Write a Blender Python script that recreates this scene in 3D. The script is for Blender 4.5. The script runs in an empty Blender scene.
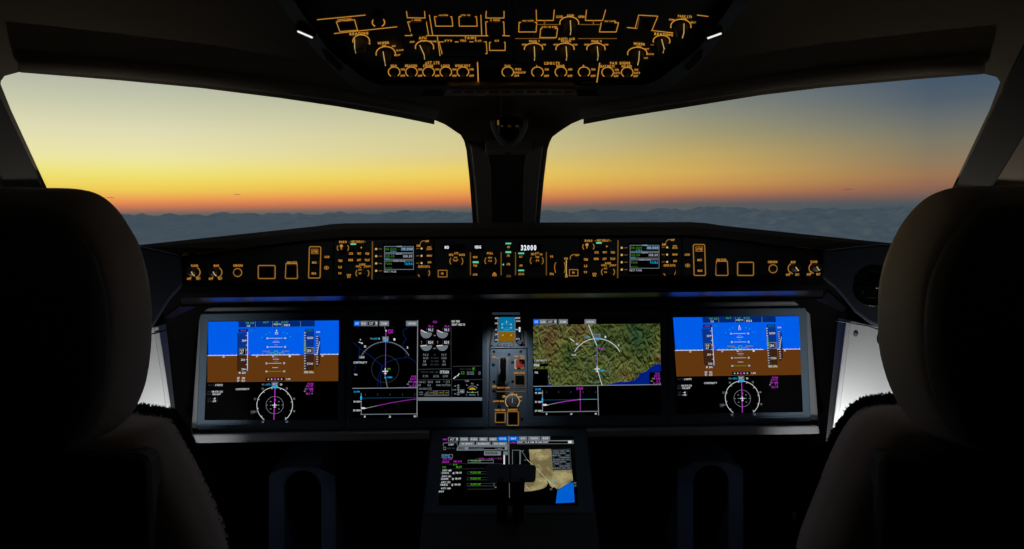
import bpy, bmesh, math, random
from mathutils import Vector, Matrix, noise
from mathutils.geometry import tessellate_polygon
random.seed(7)
SC = bpy.context.scene
COL = SC.collection
V = Vector
R = math.radians

# ------------------------------------------------------------------ camera
FPX = 733.0
CAM = V((-0.042, 0.0, 1.25))
YAW, PITCH, ROLL = R(2.0), R(5.0), R(0.6)
CROT = Matrix.Rotation(-YAW, 3, 'Z') @ Matrix.Rotation(R(90) - PITCH, 3, 'X') @ Matrix.Rotation(-ROLL, 3, 'Z')
cd = bpy.data.cameras.new('camera')
cd.sensor_width = 36.0
cd.lens = FPX / 1024 * 36.0
cd.clip_start = 0.02
cd.clip_end = 200000
cam = bpy.data.objects.new('camera', cd)
cam.location = CAM
cam.rotation_euler = CROT.to_euler()
COL.objects.link(cam)
SC.camera = cam
FWD = CROT @ V((0, 0, -1))


def ray(x, y):
    return CROT @ V(((x - 512) / FPX, -(y - 274.5) / FPX, -1))


def at(x, y, d):
    """the point seen at x, y whose distance along the view axis is d"""
    return CAM + ray(x, y) * d


class Plane:
    def __init__(s, p, n):
        s.p, s.n = V(p), V(n).normalized()

    def hit(s, x, y, off=0.0):
        r = ray(x, y)
        return CAM + r * (((s.p + s.n * off - CAM).dot(s.n)) / r.dot(s.n))

    def mpp(s, x, y):
        return (s.hit(x, y) - CAM).dot(FWD) / FPX


def plane3(a, b, c):
    n = (b - a).cross(c - a).normalized()
    if n.dot(CAM - a) < 0:
        n = -n
    return Plane(a, n)


def aty(x, y, Y):
    r = ray(x, y)
    return CAM + r * ((Y - CAM.y) / r.y)


def lean(deg):
    return V((0, -math.cos(R(deg)), math.sin(R(deg))))


PANEL = Plane(aty(504, 370, 1.75), lean(11))
FACE = Plane(aty(504, 282, 1.50), lean(14))
LOWER = Plane(aty(507, 437, 1.69), lean(68))
OVER = Plane(aty(510, 84, 1.35), V((0, -math.sin(R(32)), -math.cos(R(32)))))


class Crop:
    def __init__(s, x0, y0, z):
        s.x0, s.y0, s.z = x0, y0, z

    def __call__(s, X, Y):
        return (s.x0 + X / s.z, s.y0 + Y / s.z)


PX = Crop(0, 0, 1)

# --------------------------------------------------------------- materials
def lin(c):
    return tuple(((v / 255) / 12.92 if v / 255 <= 0.04045 else ((v / 255 + 0.055) / 1.055) ** 2.4) for v in c)


MATS = {}


def mat(name, rgb, rough=0.6, metal=0.0, spec=0.4, bump=0.0, bscale=400.0, var=0.0):
    if name in MATS:
        return MATS[name]
    m = bpy.data.materials.new(name)
    m.use_nodes = True
    nt = m.node_tree
    b = nt.nodes['Principled BSDF']
    c = lin(rgb)
    b.inputs['Base Color'].default_value = (*c, 1)
    b.inputs['Roughness'].default_value = rough
    b.inputs['Metallic'].default_value = metal
    b.inputs['Specular IOR Level'].default_value = spec
    if bump or var:
        tc = nt.nodes.new('ShaderNodeTexCoord')
        nz = nt.nodes.new('ShaderNodeTexNoise')
        nz.inputs['Scale'].default_value = bscale
        nz.inputs['Detail'].default_value = 3
        nt.links.new(tc.outputs['Object'], nz.inputs['Vector'])
        if bump:
            bp = nt.nodes.new('ShaderNodeBump')
            bp.inputs['Strength'].default_value = bump
            bp.inputs['Distance'].default_value = 0.001
            nt.links.new(nz.outputs['Fac'], bp.inputs['Height'])
            nt.links.new(bp.outputs['Normal'], b.inputs['Normal'])
        if var:
            mx = nt.nodes.new('ShaderNodeMix')
            mx.data_type = 'RGBA'
            mx.inputs['A'].default_value = (*[v * (1 - var) for v in c], 1)
            mx.inputs['B'].default_value = (*[min(1, v * (1 + var)) for v in c], 1)
            nt.links.new(nz.outputs['Fac'], mx.inputs['Factor'])
            nt.links.new(mx.outputs['Result'], b.inputs['Base Color'])
    MATS[name] = m
    return m


def emit(name, rgb, k=1.0, sample=False):
    if name in MATS:
        return MATS[name]
    m = bpy.data.materials.new(name)
    m.use_nodes = True
    nt = m.node_tree
    nt.nodes.clear()
    e = nt.nodes.new('ShaderNodeEmission')
    e.inputs['Color'].default_value = (*lin(rgb), 1)
    e.inputs['Strength'].default_value = k
    o = nt.nodes.new('ShaderNodeOutputMaterial')
    nt.links.new(e.outputs[0], o.inputs['Surface'])
    if not sample:
        m.cycles.emission_sampling = 'NONE'
    MATS[name] = m
    return m


M_SHELL = mat('cabin_lining', (178, 162, 138), 0.7, bump=0.1)
M_POST = mat('post_trim_plastic', (200, 184, 164), 0.6, bump=0.08)
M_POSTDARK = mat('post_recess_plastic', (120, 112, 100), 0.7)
M_PILLAR = mat('pillar_fabric', (98, 95, 88), 0.8, bump=0.2)
M_GLARE = mat('glareshield_leatherette', (62, 50, 34), 0.95, spec=0.03, bump=0.2)
M_GLARELOW = mat('glareshield_lip_gloss', (22, 22, 26), 0.28, spec=0.6)
M_FACEPLATE = mat('faceplate_black', (76, 78, 82), 0.55)
M_FASCIA = mat('fascia_grey', (118, 122, 126), 0.5, bump=0.05)
M_LEDGE = mat('ledge_alloy', (165, 168, 172), 0.42, metal=0.3)
M_BEZEL = mat('bezel_slate', (84, 102, 118), 0.5)
M_SCREEN = mat('screen_glass_black', (6, 6, 7), 0.25, spec=0.3)
M_KNOB = mat('knob_black', (70, 72, 76), 0.45)
M_KNOBGREY = mat('knob_dark_grey', (110, 112, 116), 0.45)
M_GEAR = mat('gear_panel_slate', (92, 108, 124), 0.5, var=0.1, bscale=60)
M_SEAT = mat('seat_leather', (224, 206, 188), 0.6, bump=0.25, bscale=300)
M_SEATSHELL = mat('seat_shell_black', (128, 124, 118), 0.6)
M_FUR = mat('sheepskin_charcoal', (58, 54, 50), 0.95)
M_WALL = mat('side_lining', (100, 100, 102), 0.8)
M_CONSOLE = mat('console_white_plastic', (205, 208, 210), 0.5)
M_CONSTRIM = mat('console_trim_white', (205, 207, 208), 0.4)
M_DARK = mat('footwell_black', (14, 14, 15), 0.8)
M_GRIP = mat('grip_blue_grey', (140, 152, 176), 0.5)
M_SHADE = mat('shade_black', (7, 7, 7), 0.95, spec=0.05)  # near-black standing in for shade where the added lamps would spill
M_PED = mat('pedal_box_navy', (150, 172, 225), 0.6)
M_OVERFRAME = mat('overhead_frame_grey', (76, 76, 76), 0.55)
M_BLACK = mat('gloss_black', (9, 9, 10), 0.3)
M_RED = mat('switch_red', (190, 52, 34), 0.5)
M_STEEL = mat('screw_steel', (38, 40, 44), 0.4, metal=0.6)
M_WING = mat('side_sill_plastic', (46, 53, 64), 0.6, bump=0.06)

E_AMBER = emit('amber_backlight', (190, 130, 48))
E_AMBS = emit('amber_backlight_soft', (150, 104, 40))
E_AMBERD = emit('amber_backlight_dim', (106, 74, 30))
E_CREAM = emit('cream_backlight', (196, 170, 108))
E_GREENBAR = emit('green_light_bar', (98, 205, 165))
E_WHITE = emit('lcd_white', (228, 236, 248))
E_STRIP = emit('reading_strip_white', (245, 245, 240), 1.0, True)
S_WHITE = emit('symbol_white', (206, 210, 214))
S_GREY = emit('symbol_grey', (120, 128, 134))
S_LGREY = emit('symbol_tab_grey', (104, 112, 118))
S_DGREY = emit('symbol_dark_grey', (52, 56, 60))
S_GREEN = emit('symbol_green', (70, 170, 20))
S_CYAN = emit('symbol_cyan', (20, 165, 225))
S_MAG = emit('symbol_magenta', (168, 46, 176))
S_YEL = emit('symbol_yellow', (205, 170, 20))
S_AMB = emit('symbol_amber', (186, 140, 30))
S_RED = emit('symbol_red', (215, 50, 30))
S_BLUEB = emit('symbol_button_blue', (0, 105, 235))
S_BLUEW = emit('symbol_water_line', (8, 32, 90))
S_SEA = emit('map_sea_blue', (0, 28, 125))
S_BLACK = emit('symbol_black', (0, 0, 0))
S_SKY = emit('horizon_sky_blue', (0, 92, 232), 1.0, True)
S_SKYD = emit('horizon_sky_strip', (2, 38, 112))
S_GND = emit('horizon_ground_brown', (96, 54, 16), 1.0, True)
S_TAPE = emit('tape_blue', (8, 50, 135))
S_TAPEG = emit('tape_brown', (58, 33, 20))
S_STCY = emit('standby_sky', (0, 112, 160))
S_STBR = emit('standby_ground', (128, 88, 6))
S_LCDBL = emit('lcd_select_blue', (20, 74, 108))


# ------------------------------------------------------------ mesh builder
ORG = {}


class MB:
    def __init__(s):
        s.v, s.f, s.m, s.mats = [], [], [], []

    def mi(s, m):
        if m not in s.mats:
            s.mats.append(m)
        return s.mats.index(m)

    def add(s, vs, fs, m):
        k, i = len(s.v), s.mi(m)
        s.v += [V(p) for p in vs]
        for f in fs:
            s.f.append([q + k for q in f])
            s.m.append(i)

    def build(s, name, parent=None, loc=None, bevel=0.0, smooth=False, segs=2):
        o = ORG[parent] if parent else V(loc or (0, 0, 0))
        me = bpy.data.meshes.new(name)
        me.from_pydata([tuple(p - o) for p in s.v], [], s.f)
        for m in s.mats:
            me.materials.append(m)
        me.polygons.foreach_set('material_index', s.m)
        if smooth:
            me.polygons.foreach_set('use_smooth', [True] * len(s.f))
        me.update()
        ob = bpy.data.objects.new(name, me)
        COL.objects.link(ob)
        if parent:
            ob.parent = parent
        else:
            ob.location = o
        ORG[ob] = o
        if bevel:
            b = ob.modifiers.new('edge', 'BEVEL')
            b.width = bevel
            b.segments = segs
            b.limit_method = 'ANGLE'
            b.angle_limit = R(35)
        return ob


def tag(o, label=None, cat=None, group=None, kind=None):
    if label: o['label'] = label
    if cat: o['category'] = cat
    if group: o['group'] = group
    if kind: o['kind'] = kind
    return o


def thing(name, label, cat, loc, group=None):
    o = bpy.data.objects.new(name, None)
    o.empty_display_size = 0.05
    o.location = loc
    COL.objects.link(o)
    ORG[o] = V(loc)
    return tag(o, label, cat, group)


def tess(mb, pts, m, holes=()):
    loops = [list(pts)] + [list(h) for h in holes]
    flat = [p for l in loops for p in l]
    n = sum(((flat[i] - flat[0]).cross(flat[i + 1] - flat[0]) for i in range(1, len(pts) - 1)), V())
    tr = tessellate_polygon(loops)
    mb.add(flat, [list(t) for t in tr], m)


def ringprism(mb, rings, m, cap0=True, cap1=True):
    n = len(rings[0])
    vs = [p for r in rings for p in r]
    fs = []
    for j in range(len(rings) - 1):
        for i in range(n):
            a, b = j * n + i, j * n + (i + 1) % n
            fs.append([a, b, b + n, a + n])
    if cap0: fs.append(list(range(n))[::-1])
    if cap1: fs.append([(len(rings) - 1) * n + i for i in range(n)])
    mb.add(vs, fs, m)


def slab(mb, pl, pts, front, thick, m):
    """pixel outline on a plane given real thickness: front face at `front` along the normal"""
    f = [pl.hit(x, y, front) for x, y in pts]
    b = [p - pl.n * thick for p in f]
    ringprism(mb, [b, f], m)


def frame(mb, pl, outer, inner, front, thick, m):
    fo = [pl.hit(x, y, front) for x, y in outer]
    fi = [pl.hit(x, y, front) for x, y in inner]
    n = len(fo)
    bo = [p - pl.n * thick for p in fo]
    bi = [p - pl.n * thick for p in fi]
    vs = fo + fi + bo + bi
    fs = []
    for i in range(n):
        j = (i + 1) % n
        fs += [[i, j, n + j, n + i], [2 * n + i, 3 * n + i, 3 * n + j, 2 * n + j],
               [i, 2 * n + i, 2 * n + j, j], [n + i, n + j, 3 * n + j, 3 * n + i]]
    mb.add(vs, fs, m)


def basis(ax):
    ax = V(ax).normalized()
    u = ax.cross(V((0, 0, 1)))
    if u.length < 1e-3:
        u = ax.cross(V((1, 0, 0)))
    u.normalize()
    return ax, u, ax.cross(u)


def lathe(mb, base, ax, prof, seg, m, cap0=True, cap1=True):
    ax, u, w = basis(ax)
    rings = [[V(base) + ax * h + (u * math.cos(2 * math.pi * i / seg) + w * math.sin(2 * math.pi * i / seg)) * r
              for i in range(seg)] for r, h in prof]
    ringprism(mb, rings, m, cap0, cap1)


def tube(mb, pts, r, m, seg=6):
    pts = [V(p) for p in pts]
    rings = []
    for i, p in enumerate(pts):
        t = (pts[min(i + 1, len(pts) - 1)] - pts[max(i - 1, 0)])
        ax, u, w = basis(t)
        rr = r[i] if isinstance(r, (list, tuple)) else r
        rings.append([p + (u * math.cos(2 * math.pi * k / seg) + w * math.sin(2 * math.pi * k / seg)) * rr for k in range(seg)])
    ringprism(mb, rings, m)


def box(mb, lo, hi, m):
    x0, y0, z0 = lo
    x1, y1, z1 = hi
    ringprism(mb, [[V((x0, y0, z0)), V((x1, y0, z0)), V((x1, y1, z0)), V((x0, y1, z0))],
                   [V((x0, y0, z1)), V((x1, y0, z1)), V((x1, y1, z1)), V((x0, y1, z1))]], m)


def rrect(x0, y0, x1, y1, r, n=4):
    out = []
    for cx, cy, a in ((x1 - r, y0 + r, -90), (x1 - r, y1 - r, 0), (x0 + r, y1 - r, 90), (x0 + r, y0 + r, 180)):
        for k in range(n + 1):
            t = R(a + 90 * k / n)
            out.append((cx + r * math.cos(t), cy + r * math.sin(t)))
    return out


def roundpoly(pts, r, n=4):
    out = []
    N = len(pts)
    for i in range(N):
        p, a, b = V(pts[i]), V(pts[i - 1]), V(pts[(i + 1) % N])
        rr = r[i] if isinstance(r, (list, tuple)) else r
        da, db = (a - p), (b - p)
        ra, rb = min(rr, da.length * .45), min(rr, db.length * .45)
        s, e = p + da.normalized() * ra, p + db.normalized() * rb
        for k in range(n + 1):
            t = k / n
            out.append(tuple((s * (1 - t) ** 2 + p * 2 * t * (1 - t) + e * t * t)))
    return out


# --------------------------------------------------- flat lettering / marks
GL = {}


def glyph(c, bold=False):
    if (c, bold) in GL:
        return GL[(c, bold)]
    cu = bpy.data.curves.new('g', 'FONT')
    cu.body = c
    cu.size = 1.0
    cu.resolution_u = 2
    cu.offset = 0.05 if bold else 0.018
    ob = bpy.data.objects.new('g', cu)
    me = ob.to_mesh()
    vs = [(v.co.x, v.co.y) for v in me.vertices]
    fs = [list(p.vertices) for p in me.polygons]
    ob.to_mesh_clear()
    bpy.data.objects.remove(ob)
    bpy.data.curves.remove(cu)
    if vs:
        x0 = min(v[0] for v in vs)
        vs = [(v[0] - x0, v[1]) for v in vs]
        w = max(v[0] for v in vs)
    else:
        w = 0.28
    GL[(c, bold)] = (vs, fs, w)
    return GL[(c, bold)]


CAPH = max(v[1] for v in glyph('H')[0])


class Draw:
    """flat marks on a plane; coordinates are those of the crop"""

    def __init__(s, pl, crop, off, mb=None):
        s.pl, s.c, s.off = pl, crop, off
        s.mb = mb or MB()

    def P(s, x, y, k=0):
        a = s.c(x, y)
        return s.pl.hit(a[0], a[1], s.off + k * 0.0002)

    def poly(s, pts, m, k=0):
        s.mb.add([s.P(x, y, k) for x, y in pts], [list(range(len(pts)))], m)
        return s

    def rect(s, x0, y0, x1, y1, m, k=0):
        return s.poly([(x0, y0), (x1, y0), (x1, y1), (x0, y1)], m, k)

    def line(s, pts, w, m, k=1, closed=False):
        pts = list(pts) + ([pts[0]] if closed else [])
        for (ax, ay), (bx, by) in zip(pts, pts[1:]):
            dx, dy = bx - ax, by - ay
            L = math.hypot(dx, dy) or 1
            nx, ny = -dy / L * w / 2, dx / L * w / 2
            ex, ey = dx / L * w / 2 * .9, dy / L * w / 2 * .9
            s.poly([(ax + nx - ex, ay + ny - ey), (bx + nx + ex, by + ny + ey), (bx - nx + ex, by - ny + ey), (ax - nx - ex, ay - ny - ey)], m, k)
        return s

    def dash(s, p, q, w, m, n, k=1, duty=.5):
        for i in range(n):
            a, b = i / n, (i + duty) / n
            s.line([(p[0] + (q[0] - p[0]) * a, p[1] + (q[1] - p[1]) * a), (p[0] + (q[0] - p[0]) * b, p[1] + (q[1] - p[1]) * b)], w, m, k)
        return s

    def arc(s, cx, cy, rx, ry, a0, a1, w, m, k=1, n=20):
        vs, fs = [], []
        for i in range(n + 1):
            t = R(a0 + (a1 - a0) * i / n)
            for d in (-w / 2, w / 2):
                vs.append(s.P(cx + (rx + d) * math.cos(t), cy - (ry + d) * math.sin(t), k))
        for i in range(n):
            fs.append([2 * i, 2 * i + 1, 2 * i + 3, 2 * i + 2])
        s.mb.add(vs, fs, m)
        return s

    def disc(s, cx, cy, rx, ry, m, k=1, a0=0, a1=360, n=20):
        s.poly([(cx + rx * math.cos(R(a0 + (a1 - a0) * i / n)), cy - ry * math.sin(R(a0 + (a1 - a0) * i / n))) for i in range(n + (a1 - a0 < 360))], m, k)
        return s

    def box(s, x0, y0, x1, y1, w, m, k=1):
        return s.line([(x0, y0), (x1, y0), (x1, y1), (x0, y1)], w, m, k, True)

    def text(s, t, cx, cy, w, h, m, rot=0, k=2):
        gap = 0.13
        gl = [glyph(c, m.name.startswith(('amber', 'lcd_white'))) for c in t]
        tot = sum(g[2] for g in gl) + gap * (len(t) - 1)
        sx, sy = w / tot, h / CAPH
        x = -w / 2
        cr, sr = math.cos(R(rot)), math.sin(R(rot))
        for vs, fs, gw in gl:
            out = []
            for vx, vy in vs:
                X, Y = x + vx * sx, h / 2 - vy * sy
                out.append(s.P(cx + X * cr + Y * sr, cy - X * sr + Y * cr, k))
            if vs:
                s.mb.add(out, fs, m)
            x += (gw + gap) * sx
        return s

    def texts(s, rows, m, k=2):
        for t, cx, cy, w, h in rows:
            s.text(t, cx, cy, w, h, m, 0, k)
        return s

    def build(s, name, parent):
        return s.mb.build(name, parent)


def knob(parent, pl, crop, cx, cy, r, h, m=None, name='knob', taper=.9, seg=20, off=0.002):
    x, y = crop(cx, cy)
    b = pl.hit(x, y, off)
    rw = r / crop.z * pl.mpp(x, y)
    mb = MB()
    lathe(mb, b, pl.n, [(rw * 1.12, 0), (rw * 1.12, h * .15), (rw, h * .2), (rw * taper, h * .93), (rw * taper * .9, h)], seg, m or M_KNOB)
    return mb.build(name, parent, smooth=False)

vs = SC.view_settings
vs.view_transform = 'Standard'
vs.look = 'None'
vs.exposure = 0.0
vs.gamma = 1.0
vs.use_curve_mapping = False
LAMP_W = 6.0
LEDGE_W = 2.9
FLOOD_W = 0.6
READ_W = 0.22

# ------------------------------------------------------------------- world
def elev(x, y):
    d = ray(x, y).normalized()
    return math.degrees(math.asin(d.z)), math.degrees(math.atan2(d.x, d.y))


RAMPS = [  # image column where the colours were sampled, then (row, colour)
    (150, [(75, (177, 181, 165)), (100, (198, 200, 172)), (130, (224, 220, 180)), (150, (234, 228, 172)), (160, (238, 231, 160)), (168, (240, 230, 138)), (175, (240, 226, 116)),
           (182, (240, 218, 100)), (190, (241, 203, 86)), (198, (238, 166, 84)), (204, (224, 132, 84)), (209, (178, 114, 88)), (213, (124, 102, 92)), (217, (88, 96, 98))]),
    (460, [(100, (184, 186, 155)), (120, (200, 198, 156)), (135, (212, 204, 150)), (150, (218, 206, 146)), (160, (226, 206, 128)), (170, (238, 210, 106)), (178, (240, 204, 92)),
           (186, (240, 186, 82)), (193, (236, 160, 80)), (199, (220, 132, 78)), (204, (182, 110, 82)), (208, (124, 100, 90)), (212, (82, 92, 96))]),
    (700, [(95, (122, 128, 124)), (112, (140, 142, 124)), (135, (166, 156, 114)), (155, (194, 168, 100)), (172, (210, 170, 90)), (184, (207, 154, 82)), (193, (186, 122, 80)), (199, (140, 98, 84)), (204, (90, 92, 94))]),
    (930, [(76, (68, 86, 106)), (100, (82, 95, 106)), (120, (104, 109, 108)), (140, (124, 120, 103)), (160, (141, 121, 95)), (175, (154, 117, 84)), (185, (146, 104, 82)), (194, (122, 94, 86)),
           (200, (92, 88, 88)), (205, (70, 84, 92))]),
]
w = bpy.data.worlds.new('dusk_sky')
SC.world = w
w.use_nodes = True
nt = w.node_tree
nt.nodes.clear()
N = nt.nodes.new
L = nt.links.new


def math_(op, a, b=None, c=None):
    n = N('ShaderNodeMath')
    n.operation = op
    for i, q in enumerate((a, b, c)):
        if q is None: continue
        if isinstance(q, (int, float)): n.inputs[i].default_value = q
        else: L(q, n.inputs[i])
    return n.outputs[0]


tc = N('ShaderNodeTexCoord')
sp = N('ShaderNodeSeparateXYZ')
L(tc.outputs['Generated'], sp.inputs[0])
EL0, EL1 = -6.0, 84.0
el = math_('MULTIPLY', math_('ARCSINE', sp.outputs['Z']), 180 / math.pi)
# fine scale for the low sky, so that the ramp's steps stay exact
elf = math_('MULTIPLY_ADD', el, 1 / 24.0, 4 / 24.0)
az = math_('MULTIPLY', math_('ARCTAN2', sp.outputs['X'], sp.outputs['Y']), 180 / math.pi)


def ramp(rows, col):
    r = N('ShaderNodeValToRGB')
    L(elf, r.inputs[0])
    cr = r.color_ramp
    cr.interpolation = 'LINEAR'
    st = sorted(((elev(col, y)[0] + 4) / 24.0, c) for y, c in rows)
    top = st[-1][1]
    mid = tuple(a * .55 + b * .45 for a, b in zip(top, (45, 60, 88)))
    st += [(max(st[-1][0] + .12, .72), mid), (1.0, (88, 96, 112))]
    cr.elements[0].position = st[0][0]
    cr.elements[0].color = (*lin(st[0][1]), 1)
    cr.elements[1].position = st[-1][0]
    cr.elements[1].color = (*lin(st[-1][1]), 1)
    for p, c in st[1:-1]:
        e = cr.elements.new(p)
        e.color = (*lin(c), 1)
    return r.outputs[0]


cols = [(elev(c, 150)[1], ramp(rows, c)) for c, rows in RAMPS]
cur = cols[0][1]
for (a0, _), (a1, c1) in zip(cols, cols[1:]):
    mp = N('ShaderNodeMapRange')
    mp.inputs['From Min'].default_value = a0
    mp.inputs['From Max'].default_value = a1
    L(az, mp.inputs['Value'])
    mx = N('ShaderNodeMix')
    mx.data_type = 'RGBA'
    L(mp.outputs[0], mx.inputs['Factor'])
    L(cur, mx.inputs['A'])
    L(c1, mx.inputs['B'])
    cur = mx.outputs['Result']
# the sky dims away from the afterglow (behind the aircraft)
ab = math_('ABSOLUTE', math_('ADD', az, 10.0))
mp = N('ShaderNodeMapRange')
mp.inputs['From Min'].default_value = 50
mp.inputs['From Max'].default_value = 110
L(ab, mp.inputs['Value'])
mx = N('ShaderNodeMix')
mx.data_type = 'RGBA'
L(mp.outputs[0], mx.inputs['Factor'])
L(cur, mx.inputs['A'])
mx.inputs['B'].default_value = (*lin((78, 88, 106)), 1)
bg = N('ShaderNodeBackground')
L(mx.outputs['Result'], bg.inputs['Color'])
ow = N('ShaderNodeOutputWorld')
L(bg.outputs[0], ow.inputs['Surface'])

# -------------------------------------------------------------- cloud deck
M_CLOUD = mat('cloud_vapour', (206, 219, 210), 1.0, spec=0.0, var=.22, bscale=.0009)


def build_clouds():
    H = 260.0
    nr, na = 170, 640
    vs, fs = [], []
    for i in range(nr):
        t = i / (nr - 1)
        r = 1500 * (60000 / 1500) ** t
        for k in range(na):
            a = R(-58 + 116 * k / (na - 1))
            x, y = r * math.sin(a), r * math.cos(a)
            q = V((a * 46, math.log(r) * 12, 0))
            h = 0
            for s_, amp in ((.5, 1.0), (1.15, .6), (2.6, .3)):
                h += amp * max(0, noise.noise(q * s_ + V((s_ * 3, 5, s_))) + .12) ** .7
            fade = 1.0 if r < 30000 else max(.0, 1 - (r - 30000) / 26000)
            z = -H + h * (0.0085 * r) * fade
            vs.append((x, y, z + 1.25))
    for i in range(nr - 1):
        for k in range(na - 1):
            a = i * na + k
            fs.append([a, a + 1, a + na + 1, a + na])
    mb = MB()
    mb.add(vs, fs, M_CLOUD)
    o = mb.build('cloud_deck', loc=(0, 9000, -170), smooth=True)
    tag(o, 'dusky blue-grey deck of lumpy clouds along the horizon outside', 'clouds', kind='stuff')


build_clouds()
M_WISP = mat('thin_cloud_vapour', (206, 200, 196), 1.0, spec=0.0)
nt = M_WISP.node_tree
tw = nt.nodes.new('ShaderNodeBsdfTransparent')
mw = nt.nodes.new('ShaderNodeMixShader')
mw.inputs[0].default_value = .30
nt.links.new(tw.outputs[0], mw.inputs[1])
nt.links.new(nt.nodes['Principled BSDF'].outputs[0], mw.inputs[2])
nt.links.new(mw.outputs[0], nt.nodes['Material Output'].inputs['Surface'])
for (px, py, ln), lab in (((110.5, 197.5, 5), 'faint dark cloud wisp in the orange sky just above the left seat'),
                          ((237, 194.5, 5), 'tiny faint cloud wisp low in the orange sky above the glareshield left end'),
                          ((848.5, 189.3, 9), 'thin dark cloud wisp in the dull orange sky left of the right seat')):
    D = 30000
    c = at(px, py, D)
    k = D / FPX
    mb = MB()
    n1, n2 = 16, 8
    rings = []
    for i in range(n2 + 1):
        th = math.pi * i / n2
        rings.append([c + V((ln * k * .5 * math.cos(th) * (1 + .1 * noise.noise(V((i, j, px)))), 300 * math.sin(th) * math.cos(2 * math.pi * j / n1),
                             k * .4 * math.sin(th) * math.sin(2 * math.pi * j / n1) * (1 + .5 * noise.noise(V((j, i * .7, px)))))) for j in range(n1)])
    ringprism(mb, rings, M_WISP)
    tag(mb.build('cloud', loc=tuple(c), smooth=True), lab, 'cloud')

# ------------------------------------------------------------------- shell
WL = plane3(at(471, 222, 2.15), at(447, 122, 1.86), at(5, 73, 1.22))
WR = plane3(at(541, 222, 2.15), at(566, 125, 1.86), at(1000, 80, 1.26))


def on(pl, x, z):
    p, n = pl.p, pl.n
    return V((x, p.y - (n.x * (x - p.x) + n.z * (z - p.z)) / n.y, z))


HOLE_L = [(0.6, 84), (1, 81), (4.5, 76), (19.3, 72), (120, 80), (200, 87.3), (280, 97), (340, 106), (400, 115), (436, 120.6), (444.8, 124.4), (453, 129.8), (460.7, 135),
          (464, 140.8), (466.3, 149.6), (469.5, 180), (472.8, 224), (474, 250), (300, 262), (76, 252), (46.7, 187.5), (11, 110)]
HOLE_R = [(1000.2, 82), (996.7, 77), (984, 73.7), (920, 78.4), (824, 86.8), (760, 94.3), (680, 107), (615, 116.5), (582, 119.3), (571, 124), (561, 130.5), (552.5, 136.8),
          (549.7, 142.5), (547.5, 149.6), (543.8, 180), (539.7, 224), (538, 250), (740, 262), (921, 252), (953.3, 185.7), (989.6, 109.8), (996.5, 92)]
ZT, ZS, ZB, XW = 1.74, 1.115, 0.95, 1.3
front = MB()
mids = []
for pl, hole, sx in ((WL, HOLE_L, -1), (WR, HOLE_R, 1)):
    outer = [on(pl, 0, ZS), on(pl, 0, ZT), on(pl, sx * XW, ZT), on(pl, sx * XW, ZS)]
    front.add([on(pl, 0, ZS), on(pl, sx * XW, ZS), on(pl, sx * XW, ZB), on(pl, 0, ZB)], [[0, 1, 2, 3]], M_SHADE)  # lower wall coloured near-black as shade, instead of the lining
    hi = [pl.hit(x, y) for x, y in hole]
    tess(front, outer, M_SHELL, [hi])
    ho = [pl.hit(x, y, -0.035) for x, y in hole]
    tess(front, [p - pl.n * 0.035 for p in outer], M_SHELL, [ho])
    n = len(hi)
    front.add(hi + ho, [[i, (i + 1) % n, n + (i + 1) % n, n + i] for i in range(n)], M_DARK)
    a, b = on(pl, 0, ZB), on(pl, sx * XW, ZB)
    front.add([a, b, V((b.x, b.y, 0)), V((a.x, a.y, 0))], [[0, 1, 2, 3]], M_SHADE)
tag(front.build('wall_front'), kind='structure')

mg = bpy.data.materials.new('windscreen_glass')
mg.use_nodes = True
g = mg.node_tree
g.nodes.clear()
tr = g.nodes.new('ShaderNodeBsdfTransparent')
tr.inputs['Color'].default_value = (1, 1, 1, 1)
gl_ = g.nodes.new('ShaderNodeBsdfGlossy')
gl_.inputs['Roughness'].default_value = 0.02
ms = g.nodes.new('ShaderNodeMixShader')
og = g.nodes.new('ShaderNodeOutputMaterial')
ms.inputs[0].default_value = 0.008
g.links.new(tr.outputs[0], ms.inputs[1])
g.links.new(gl_.outputs[0], ms.inputs[2])
g.links.new(ms.outputs[0], og.inputs[0])
for pl, hole, nm in ((WL, HOLE_L, 'window_1'), (WR, HOLE_R, 'window_2')):
    mb = MB()
    slab(mb, pl, hole, -0.014, 0.008, mg)
    tag(mb.build(nm), kind='structure')

yl, y0, yr = on(WL, -XW, ZT), on(WL, 0, ZT), on(WR, XW, ZT)
YB = -1.1
mb = MB()
for z, in ((ZT,), (ZT + .04,)):
    mb.add([V((-XW, YB, z)), V((XW, YB, z)), V((XW, yr.y, z)), V((0, y0.y, z)), V((-XW, yl.y, z))], [[0, 1, 2, 3, 4]], M_SHELL)
tag(mb.build('ceiling'), kind='structure')
mb = MB()
box(mb, (-XW, YB, -0.05), (XW, 2.6, 0), M_DARK)
tag(mb.build('floor'), kind='structure')
for nm, sx, pl in (('wall_left', -1, WL), ('wall_right', 1, WR)):
    yb, yt = on(pl, sx * XW, ZB).y, on(pl, sx * XW, ZT).y
    mb = MB()
    prof = [(YB, 0), (yb, 0), (yb, ZB), (yt, ZT), (YB, ZT)]
    ringprism(mb, [[V((sx * (XW + e), y, z)) for y, z in prof] for e in (0, .04)], M_WALL)
    tag(mb.build(nm), kind='structure')
mb = MB()
box(mb, (-XW, YB - .04, 0), (XW, YB, ZT), M_WALL)
tag(mb.build('wall_rear'), kind='structure')

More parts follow.
